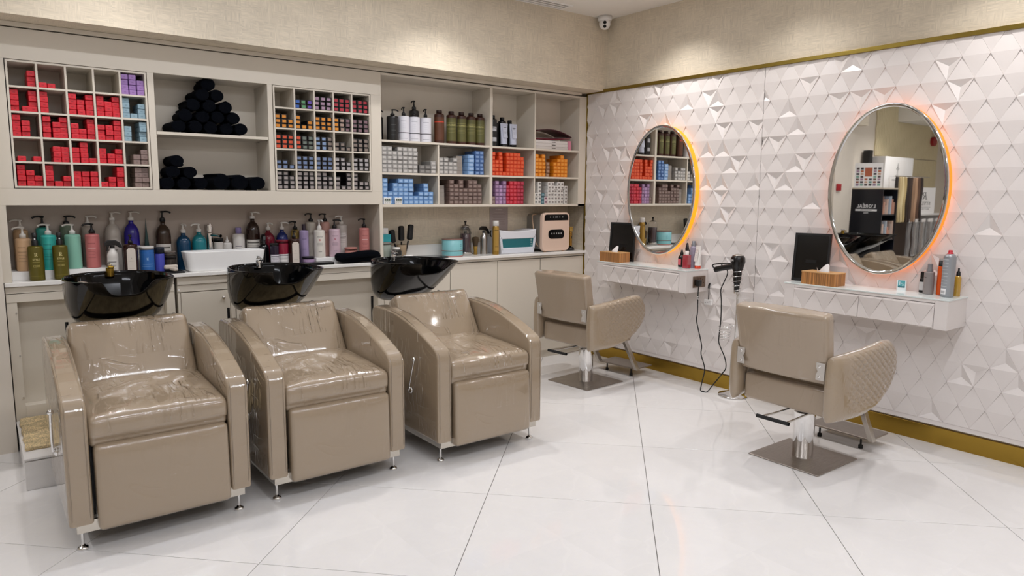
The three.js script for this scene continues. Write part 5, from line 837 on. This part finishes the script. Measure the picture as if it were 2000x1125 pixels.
  // right bay: binders and an open folder
  for (let k = 0; k < 3; k++) { const t = thing('ring_binder', `white catalogue lying under the maroon folder, ${['lowest', 'middle', 'uppermost'][k]}`, 'book', [4.19, S + k * 0.0265, -4.93], 0.01 * k, 'white catalogues'); part(t, 'cover', merge([rspan(-0.19, 0.2, 0, 0.003, -0.2, 0.0, 0.001), rspan(-0.19, 0.2, 0.023, 0.026, -0.2, 0.0, 0.001), rspan(-0.19, 0.2, 0.003, 0.023, -0.003, 0, 0.001)]), M(['#cfc8c4', '#d8d2ce', '#dcd6d2'][k], 0.4)); part(t, 'pages', span(-0.18, 0.19, 0.0032, 0.0228, -0.195, -0.0035), M('#e6e0da', 0.8)); part(t, 'spine_print', bx(0.045, 0.008, 0.0005, 0.03, 0.013, 0.0003), M('#5a5450', 0.5)); }
  solo('paper_file', rspan(-0.018, 0.018, 0, 0.085, -0.2, 0, 0.002), M('#d98ba0', 0.4), 'pink file standing beside the white catalogues', 'file', [4.417, S, -4.935]);
  const f = thing('folder', 'open maroon folder lying on the white catalogues', 'folder', [4.225, S + 0.086, -4.94], 0.03);
  part(f, 'lower_cover', soft(0.42, 0.006, 0.2, 0.002, (a, b, d) => [a, b + 0.02 * Math.max(0, a) * 2, d], 12), M('#7d1f33', 0.3), [0.0, 0.006, -0.1], [0, 0, 0.03]);
  part(f, 'inner_sheet', bx(0.4, 0.002, 0.19), M('#d9b9b9', 0.5), [0.0, 0.018, -0.1], [0, 0, 0.05]);
  part(f, 'upper_cover', soft(0.42, 0.006, 0.21, 0.002, (a, b, d) => [a, b + 0.035 * (1 - (a / 0.21) ** 2), d], 12), M('#4a1422', 0.3), [0.02, 0.055, -0.105], [0.02, 0, -0.1]);
}
// ---------- right worktop ----------
{
  let t;
  solo('carton', rb(0.065, 0.05, 0.08, 0.002, 0, 0.025, 0, 1), M('#d2cecb', 0.5), 'small white carton on top of the teal carton', 'carton', [2.565, CT + 0.2, -5.06]);
  solo('carton', rb(0.095, 0.058, 0.1, 0.002, 0, 0.029, 0, 1), M('#2f9aa3', 0.4), 'teal carton between the white carton and the grey tub', 'carton', [2.57, CT + 0.1415, -5.06]);
  t = thing('jar', 'grey green tub beside the niche divider under the teal carton', 'jar', [2.575, CT, -5.05]); part(t, 'body', lathe([[0, 0], [0.055, 0], [0.056, 0.12], [0, 0.12]], 28), M('#8d968c', 0.35)); part(t, 'lid', lathe([[0, 0.12], [0.058, 0.12], [0.058, 0.14], [0, 0.141]], 28), M('#7c7a74', 0.4));
  t = thing('jar', 'small black jar with a white lid at the niche divider', 'jar', [2.64, CT, -4.965]); part(t, 'body', lathe([[0, 0], [0.038, 0], [0.04, 0.005], [0.04, 0.07], [0.034, 0.078], [0, 0.078]], 28), M('#1d1c1a', 0.25)); part(t, 'lid', lathe([[0, 0.078], [0.028, 0.078], [0.028, 0.1], [0, 0.101]], 24), M('#dcd8d2', 0.4)); part(t, 'label', bx(0.04, 0.012, 0.001, 0, 0.03, 0.0402), M('#9a968e', 0.4));
  t = thing('brush_pot', 'beige pot holding black hair brushes', 'pot', [2.735, CT, -5.06]); part(t, 'pot', lathe([[0, 0], [0.035, 0], [0.042, 0.11], [0.038, 0.112], [0.032, 0.01], [0, 0.008]], 28), M('#a89276', 0.5));
  [[-0.085, 0.3, 0.22, 'left'], [0.0, 0.1, 0.25, 'middle'], [0.085, -0.3, 0.26, 'right']].forEach(([dx, tl, h, w]) => { const b = thing('hair_brush', `black hair brush leaning in the beige pot, the ${w} one`, 'brush', [2.735 + dx * 0.25, CT + 0.012, -5.06 + dx * 0.15], 0, 'black hair brushes'); part(b, 'handle', tube([[0, 0, 0], [dx * 0.4, h * 0.5, 0]], 0.007, 4, 8), mat.black); part(b, 'head', rb(0.044, h * 0.48, 0.04, 0.014, 0, 0, 0), M('#0d0c0c', 0.6), [dx * 0.62, h * 0.76, 0], [0, 0.3, -dx * 1.5]); });
  t = thing('soap_block', 'white clip box lying beside the black tablet', 'box', [2.74, CT, -4.96], 0.1); part(t, 'box', rb(0.07, 0.035, 0.04, 0.005, 0, 0.0175, 0), mat.white); part(t, 'lid_line', bx(0.0705, 0.002, 0.0405, 0, 0.024, 0), M('#b5b1ac', 0.5));
  t = thing('tablet', 'black tablet lying flat on the right worktop', 'tablet', [2.95, CT, -5.0], 0.02); part(t, 'case', rb(0.27, 0.012, 0.19, 0.004, 0, 0.006, 0), mat.black); part(t, 'screen', bx(0.25, 0.0008, 0.17, 0, 0.0122, 0), M('#0a0a0b', 0.08));
  t = thing('round_tin', 'turquoise round tin with brown bands', 'tin', [3.2, CT, -5.03]); part(t, 'body', lathe([[0, 0.004], [0.086, 0.004], [0.088, 0.01], [0.088, 0.14], [0, 0.14]], 40), M('#7cb8bd', 0.4)); for (const y of [0.004, 0.048, 0.142]) part(t, 'band', lathe([[0.086, y - 0.003], [0.09, y - 0.002], [0.09, y + 0.003], [0.086, y + 0.004]], 40), M(y < 0.01 ? '#b97a70' : '#7a5a52', 0.4)); part(t, 'lid', lathe([[0, 0.146], [0.085, 0.144], [0.087, 0.14]], 40), M('#8a6a60', 0.4)); for (const y of [0.07, 0.085, 0.1]) part(t, 'mark', bx(0.012, 0.003, 0.001, 0.03, y, 0.0835), M('#3f7d84', 0.5), null, null);
  // disinfectant jar
  t = thing('disinfectant_jar', 'tall glass jar of dark purple liquid with combs', 'jar', [3.345, CT, -5.05]);
  part(t, 'glass', lathe([[0.049, 0.03], [0.05, 0.034], [0.05, 0.225], [0.045, 0.24], [0.03, 0.252], [0.029, 0.25], [0.043, 0.238], [0.047, 0.224], [0.047, 0.034]], 32), M('#ffffff', 0.02, 0, { transmission: 1, thickness: 0 })); part(t, 'liquid', lathe([[0, 0.032], [0.046, 0.032], [0.046, 0.185], [0, 0.185]], 32), M('#34222c', 0.08)); part(t, 'base', lathe([[0, 0], [0.054, 0], [0.054, 0.022], [0.05, 0.03], [0, 0.03]], 32), M('#b9b6b2', 0.2, 1)); part(t, 'lid', lathe([[0, 0.262], [0.02, 0.258], [0.034, 0.25], [0.036, 0.246]], 28), mat.steel); part(t, 'knob', lathe([[0, 0.262], [0.007, 0.262], [0.006, 0.276], [0.012, 0.284], [0.01, 0.292], [0, 0.294]], 16), mat.black);
  t = thing('powder_brush', 'brown barber brush behind the metal spray bottle', 'brush', [3.456, CT, -5.06]); part(t, 'handle', lathe([[0, 0], [0.018, 0], [0.014, 0.03], [0.02, 0.07], [0, 0.07]], 18), M('#8a6a1e', 0.3)); part(t, 'bristles', lathe([[0.019, 0.07], [0.03, 0.13], [0.026, 0.15], [0, 0.155]], 20), M('#4a3a26', 0.9)).userData.kind = 'stuff';
  const trig = (t2, y, dir) => part(t2, 'trigger_head', merge([cyl(0.012, 0.014, 0.02, 0, y + 0.01, 0, 16), ext([[-0.045, 0.006], [-0.04, 0.022], [-0.02, 0.032], [0.02, 0.03], [0.046, 0.0], [0.06, -0.03], [0.052, -0.03], [0.03, 0.0], [0.0, 0.004]], 0.02, 0.003).translate(0, y + 0.022, 0)]), mat.black, [0, 0, 0], [0, dir, 0]);
  t = bottle({ name: 'spray_bottle', x: 3.53, z: -5.04, y: CT, r: 0.032, sh: 1.165, hex: '#b8b6b4', metal: 1, rough: 0.28, round: 1, label: 'brushed metal water spray bottle with a black trigger' }); trig(t, 0.187, 0.1);
  t = bottle({ name: 'spray_bottle', x: 3.402, z: -5.135, y: CT, r: 0.03, sh: 1.165, hex: '#2b2522', rough: 0.2, round: 1, label: 'dark spray bottle behind the barber brush' }); trig(t, 0.187, 0.1);
  t = bottle({ name: 'spray_can', x: 3.604, z: -4.965, y: CT, r: 0.029, sh: 1.225, hex: '#a8843c', metal: 0.7, rough: 0.3, nk: 0.024, cap: [0.0265, 0.045, '#e4e0dc'], print: printed('#a8843c', [['#0.7', 0.03, 0.1, '#6a4f1c'], ['▒', 0.2, 0.35, '#c9a860'], ['▒', 0.2, 0.6, '#8a6a2a'], ['#0.6', 0.02, 0.8, '#6a4f1c']]), p1: 0.95, label: 'golden hairspray can with a white cap' });
  solo('price_list', bx(0.2, 0.24, 0.003), M('#ffffff', 0.3, 0, { map: printed('#a89a97', [['R STYLE', 0.05, 0.1, '#e8e2de'], ['#0.5', 0.008, 0.18, '#d5cdc9'], ['#0.7', 0.008, 0.26, '#7a6c69'], ['#0.74', 0.008, 0.32, '#7a6c69'], ['#0.64', 0.008, 0.38, '#7a6c69'], ['#0.7', 0.008, 0.46, '#7a6c69'], ['#0.6', 0.008, 0.54, '#7a6c69'], ['#0.72', 0.008, 0.62, '#7a6c69']]) }), 'grey printed notice leaning against the woven wall', 'notice', [3.785, 1.26, -5.1675]);
  // ultrasonic bath
  t = thing('cleaning_bath', 'white tub with a teal window full of liquid', 'bath', [3.845, CT, -5.055]);
  const tub = (w0, w1, y0, y1, d) => ext([[-w0 / 2, y0], [w0 / 2, y0], [w1 / 2, y1], [-w1 / 2, y1]], d, 0.008, 6, 3);
  part(t, 'base', tub(0.35, 0.36, 0.0082, 0.045, 0.2), M('#d3d6de', 0.35)); part(t, 'window', tub(0.35, 0.385, 0.046, 0.14, 0.19), M('#1f6a72', 0.3)); 
  const rim = new THREE.Shape(); rim.moveTo(-0.188, 0.136); rim.lineTo(0.188, 0.136); rim.lineTo(0.2, 0.205); rim.quadraticCurveTo(0, 0.168, -0.2, 0.205); part(t, 'rim', ext(rim, 0.2, 0.006, 12), M('#dfe0e6', 0.35));
  part(t, 'cheek', ext([[-0.184, 0.04], [-0.168, 0.04], [-0.182, 0.145], [-0.2, 0.145]], 0.2, 0.004), M('#d3d6de', 0.35)); part(t, 'cheek', ext([[0.184, 0.04], [0.168, 0.04], [0.182, 0.145], [0.2, 0.145]], 0.2, 0.004), M('#d3d6de', 0.35)); part(t, 'handle', tube([[-0.19, 0.185, -0.03], [-0.208, 0.2, -0.03], [-0.21, 0.16, -0.03], [-0.195, 0.14, -0.03]], 0.005, 16, 8), mat.black);
  for (let i = 0; i < 5; i++) part(t, 'scale_mark', bx(0.014, 0.0025, 0.001, 0.15, 0.06 + i * 0.015, 0.0956), mat.white);
  // towel steriliser
  t = thing('towel_steriliser', 'cream and grey towel steriliser with a black control panel', 'steriliser', [4.262, CT, -5.055]);
  const so = (w, h, r) => { const q = new THREE.Shape(), a = w / 2; q.moveTo(-a + r, 0); q.lineTo(a - r, 0); q.quadraticCurveTo(a, 0, a, r); q.lineTo(a, h - r); q.quadraticCurveTo(a, h, a - r, h); q.lineTo(-a + r, h); q.quadraticCurveTo(-a, h, -a, h - r); q.lineTo(-a, r); q.quadraticCurveTo(-a, 0, -a + r, 0); return q; };
  part(t, 'body', ext(so(0.3, 0.32, 0.04), 0.2, 0.004, 10).translate(0, 0.02, -0.01), M('#8f8a82', 0.3)); const door = part(t, 'door', ext(so(0.31, 0.335, 0.04), 0.045, 0.008, 10, 3).translate(0, 0.014, 0.108), M('#e2c7b4', 0.32));
  const top = new THREE.Shape(); top.moveTo(-0.142, 0.286); top.lineTo(0.142, 0.286); top.lineTo(0.142, 0.312); top.quadraticCurveTo(0.142, 0.341, 0.112, 0.341); top.lineTo(-0.112, 0.341); top.quadraticCurveTo(-0.142, 0.341, -0.142, 0.312); part(door, 'display', ext(top, 0.004), mat.blackGloss, [0, 0, 0.1315]);
  part(door, 'control_panel', ext(so(0.19, 0.082, 0.04), 0.004, 0, 12), mat.blackGloss, [0, 0.12, 0.1315]); for (let i = 0; i < 5; i++) { part(door, 'button_icon', i % 2 ? cyl(0.0075, 0.0075, 0.001, 0, 0, 0, 12).rotateX(Math.PI / 2) : bx(0.012, 0.014, 0.001), M('#9b9a98', 0.4), [-0.056 + i * 0.028, 0.166, 0.134]); part(door, 'display_icon', bx(i === 2 ? 0.034 : 0.01, 0.01, 0.001), M('#8d8c8a', 0.4), [-0.075 + i * 0.037, 0.316, 0.134]); }
  for (const x of [-0.11, 0.11]) for (const zz of [-0.09, 0.1]) part(t, 'foot', cyl(0.016, 0.014, 0.015, x, 0.0075, zz, 16), M('#c79a6a', 0.4)); part(t, 'handle_wire', tube([[-0.155, 0.05, 0.06], [-0.19, 0.1, 0.06], [-0.195, 0.3, 0.02], [-0.17, 0.335, 0.0], [-0.1, 0.338, 0.0]], 0.005, 24, 8), M('#c9a98c', 0.3));
  // clippers on their charger
  t = thing('hair_clipper', 'gold hair clipper standing in a black charger', 'clipper', [4.49, CT, -4.985]); part(t, 'charger', merge([lathe([[0, 0], [0.04, 0], [0.042, 0.012], [0.03, 0.03], [0, 0.03]], 24), rb(0.05, 0.05, 0.03, 0.008, 0, 0.05, -0.02)]), mat.black); part(t, 'grip', soft(0.034, 0.14, 0.032, 0.012, null, 6), M('#b98f45', 0.25, 0.9), [0, 0.105, 0]); part(t, 'blade', merge([rb(0.04, 0.035, 0.026, 0.004, 0, 0.192, 0.002), bx(0.038, 0.014, 0.006, 0, 0.214, 0.01)]), M('#d9b465', 0.15, 1)); part(t, 'button', rb(0.008, 0.022, 0.004, 0.001, 0, 0.12, 0.0165), mat.black);
  t = thing('power_adapter', 'white mains adapter in the wall behind the clipper', 'adapter', [4.545, 1.1, -5.168]); part(t, 'adapter_body', rb(0.06, 0.06, 0.045, 0.008, 0, 0, 0.0225), mat.white); part(t, 'cord', tube([[0.03, 0, 0.04], [0.05, -0.02, 0.06], [0.05, -0.06, 0.07], [0.0, -0.1, 0.1]], 0.003, 16, 6), mat.white);
  part(thing('socket_cover', 'white double socket behind the towel steriliser', 'socket', [4.06, 1.13, -5.169]), 'plate', rb(0.12, 0.08, 0.008, 0.003, 0, 0, 0.004), mat.white);
}
// ---------- display area beyond the pillar (seen in the large mirror) ----------
{
  let t = thing('display_tower', 'navy product tower with white lettering beside the pillar', 'display stand', [-0.71, 0, -4.71]);
  const nv = M('#10131c', 0.35);
  part(t, 'side_panel', bx(0.02, 1.6, 0.42, 0.2, 0.8, 0), nv); part(t, 'side_panel', bx(0.02, 1.6, 0.42, -0.2, 0.8, 0), nv); part(t, 'back_panel', bx(0.38, 1.6, 0.02, 0, 0.8, -0.2), nv); part(t, 'top', bx(0.42, 0.02, 0.42, 0, 1.61, 0), M('#c9bda8', 0.5));
  for (const y of [0.1, 0.6, 0.93, 1.26]) part(t, 'shelf', bx(0.38, 0.016, 0.38, 0, y, 0.01), nv);
  part(t, 'lettering', new THREE.PlaneGeometry(0.4, 0.3).rotateY(Math.PI / 2), M('#ffffff', 0.35, 0, { map: canvasTex(512, 384, (g) => { g.fillStyle = '#10131c'; g.fillRect(0, 0, 512, 384); g.fillStyle = '#e4e4e6'; g.textAlign = 'center'; g.font = 'bold 84px sans-serif'; g.fillText("L'ORÉAL", 256, 150); g.fillRect(70, 172, 372, 34); g.fillStyle = '#10131c'; g.font = 'bold 24px sans-serif'; g.fillText('PROFESSIONNEL', 256, 198); g.fillStyle = '#e4e4e6'; g.font = 'bold 30px sans-serif'; g.fillText('PARIS', 256, 246); }) }), [0.2106, 1.32, 0]);
  const cols = ['#c89a84', '#b9a59a', '#d0b4a4', '#8d99a8', '#b8c0c8', '#c48a74'];
  let n = 0;
  for (const y of [0.938, 1.268]) for (let i = 0; i < 8; i++) { const h = [4, 5, 6, 6, 5, 3, 4, 6][(i + (y > 1 ? 0 : 3)) % 8]; for (let k = 0; k < h; k++) { n++; solo('product_box', rb(0.04, 0.04, 0.12, 0.001, 0, 0.02, -0.06, 1), M(cols[(i * 5 + (y > 1 ? 0 : 2)) % 6], 0.4), `product box in the navy tower, ${y > 1 ? 'upper' : 'lower'} shelf, column ${NUM[i]}, ${ORD[k]} of its pile`, 'box', [-0.875 + i * 0.0455, y, -4.52], 0, 'product boxes in the navy tower'); const m = scene.children.at(-1); m.position.y = y + 0.001 + k * 0.0402; } }
  t = thing('shade_chart', 'white hair shade chart standing on the navy tower', 'chart', [-0.56, 1.62, -4.74], 1.15);
  part(t, 'board', bx(0.34, 0.33, 0.008, 0, 0.165, 0), mat.white, [0, 0, 0], [-0.08, 0, 0]);
  const sw = ['#1d1a22', '#2c2530', '#3c3340', '#4b3b3a', '#8c4a30', '#b8643a', '#7fa89a', '#5f8f86', '#a98aa0', '#8d7590', '#c9a58c', '#6d5a50'];
  for (let r = 0; r < 7; r++) for (let c = 0; c < 6; c++) { if (c > 1 && c < 4 && r < 4) continue; part(t, 'swatch', bx(0.036, 0.026, 0.004), M(sw[(r * 5 + c * 3) % 12], 0.6), [-0.13 + c * 0.052, 0.04 + (6 - r) * 0.036, 0.004 - (0.04 + (6 - r) * 0.036) * 0.08], [-0.08, 0, 0]); }
  part(t, 'photo', bx(0.09, 0.12, 0.003), M('#b05a34', 0.5), [0.0, 0.21, 0.004 - 0.017], [-0.08, 0, 0]);
  // counter with the extension display
  t = thing('display_counter', 'white counter carrying the hair extension display', 'counter', [-2.35, 0, -5.02]);
  part(t, 'body', span(-1.1, 1.1, 0, 0.5, -0.24, 0.2), M('#cfc6b8', 0.5)); part(t, 'worktop', rspan(-1.12, 1.12, 1.22, 1.25, -0.25, 0.12, 0.003), mat.white); part(t, 'back_board', span(-1.1, 1.1, 0.5, 1.22, -0.25, -0.22), M('#5b4a40', 0.5)); for (const x of [-1.09, 1.09]) part(t, 'cheek', span(x - 0.015, x + 0.015, 0.5, 1.22, -0.25, 0.1), mat.white);
  t = thing('display_cabinet', 'white cabinet with a drawn emblem above the hair extensions', 'cabinet', [-2.05, 1.25, -5.12]);
  part(t, 'body', rspan(-0.45, 0.45, 0, 0.84, -0.13, 0.1, 0.004), mat.white); part(t, 'emblem', new THREE.PlaneGeometry(0.5, 0.34), M('#ffffff', 0.4, 0, { map: canvasTex(256, 176, (g) => { g.fillStyle = '#efece9'; g.fillRect(0, 0, 256, 176); g.strokeStyle = '#2a2624'; g.lineWidth = 4; g.beginPath(); g.moveTo(128, 20); g.lineTo(120, 120); g.moveTo(128, 20); g.lineTo(140, 120); g.moveTo(112, 66); g.quadraticCurveTo(128, 40, 148, 66); g.moveTo(104, 60); g.lineTo(118, 74); g.moveTo(152, 60); g.lineTo(138, 74); g.stroke(); g.fillStyle = '#3a3532'; g.font = 'bold 18px serif'; g.textAlign = 'center'; g.fillText('HAIR EXTENSIONS', 128, 156); }) }), [0.05, 0.62, 0.1012]);
  // rail with hair pieces
  t = thing('extension_rail', 'chrome rail on which the hair pieces hang', 'rail', [-2.05, 1.8, -4.84]); part(t, 'rail_bar', tube([[-0.62, 0, 0], [0, 0.0, 0], [0.5, 0, 0]], 0.008, 8, 8), mat.chrome); part(t, 'arm', merge([tube([[-0.3, 0, 0], [-0.3, 0.0, -0.17]], 0.006, 2, 6), tube([[0.3, 0, 0], [0.3, 0, -0.17]], 0.006, 2, 6)]), mat.chrome);
  const hairs = [['#1d1512', 0.44], ['#c7b184', 0.34], ['#d6c498', 0.26], ['#b8a272', 0.18], ['#2a1c16', 0.08], ['#3a2a22', -0.01], ['#8d6f56', -0.1], ['#a78468', -0.18], ['#5a4030', -0.27], ['#261a15', -0.36]];
  const word = ['black', 'blond', 'pale blond', 'honey', 'dark brown', 'brown', 'light brown', 'tan', 'chestnut', 'espresso'];
  hairs.forEach(([hex, dx], i) => { const g = soft(0.062, 0.66, 0.03, 0.012, (a, b, d) => { const k = (0.33 - b) / 0.66; return [a * (0.45 + 0.6 * Math.sin(Math.PI * Math.min(1, k * 0.8 + 0.1))) + 0.008 * Math.sin(k * 9 + i), b, d + 0.004 * Math.sin(a * 260 + k * 7)]; }, 10); const h = thing('hair_piece', `${word[i]} hair extension hanging from the chrome rail`, 'hair piece', [-2.05 + dx, 1.46, -4.84], 0, 'hair extensions on the rail'); part(h, 'hair', g, M(hex, 0.45, 0, { bumpMap: texBrushed, bumpScale: 0.003 })); part(h, 'clip', bx(0.03, 0.02, 0.02, 0, 0.335, 0), mat.chrome); });
  t = thing('shop_sign', 'white counter sign with a drawn letter R', 'sign', [-2.9, 1.25, -4.98], 0.3); part(t, 'board', bx(0.42, 0.4, 0.012, 0, 0.2, 0), mat.white); part(t, 'print', new THREE.PlaneGeometry(0.4, 0.38), M('#ffffff', 0.4, 0, { map: canvasTex(256, 244, (g) => { g.fillStyle = '#efecea'; g.fillRect(0, 0, 256, 244); g.fillStyle = '#2a2725'; g.textAlign = 'center'; g.font = 'italic 100px serif'; g.fillText('R', 128, 112); g.font = 'bold 46px serif'; g.fillText('STYLE', 128, 168); g.fillRect(50, 188, 156, 3); g.font = '18px sans-serif'; g.fillText('BEAUTY SALON', 128, 214); }) }), [0, 0.2, 0.0065]);
  // clear bags of hair hung under the counter
  for (let i = 0; i < 11; i++) { const b = thing('hair_bag', `clear bag of hair hanging under the display counter, number ${NUM[i]} from the left`, 'bag', [-3.35 + i * 0.12, 0.62, -4.86 + (i % 2) * 0.03], 0.15 * ((i % 3) - 1), 'clear bags of hair'); part(b, 'hair', soft(0.06, 0.5, 0.02, 0.009, (a, c, d) => [a + 0.004 * Math.sin(c * 30), c, d], 6), M(['#2a211c', '#4b3a30', '#3a2c26', '#6a5648'][i % 4], 0.5), [0, 0.26, 0]); part(b, 'bag', soft(0.1, 0.56, 0.03, 0.008, (a, c, d) => [a, c, d + 0.004 * Math.sin(a * 60 + c * 20)], 6), M('#ffffff', 0.08, 0, { transmission: 0.85, thickness: 0 }), [0, 0.27, 0]); part(b, 'header', bx(0.1, 0.05, 0.004, 0, 0.53, 0.018), M('#e6e2de', 0.3)); }
  solo('fire_bell', cyl(0.075, 0.075, 0.05, 0, 0, 0, 28).rotateX(Math.PI / 2), M('#9c1420', 0.35), 'round red alarm bell high on the wavy slat wall', 'alarm', [-3.75, 2.42, ZL + 0.03]);
  solo('dark_speaker', rb(0.1, 0.36, 0.1, 0.01), mat.black, 'slim black loudspeaker at the end of the slat wall', 'speaker', [-1.53, 2.0, ZL + 0.055]);
  solo('call_point', rb(0.09, 0.09, 0.03, 0.008), M('#a81824', 0.35), 'small red fire call point on the pillar', 'call point', [0.02, 1.62, -4.829]);
}
renderer.render(scene, camera);
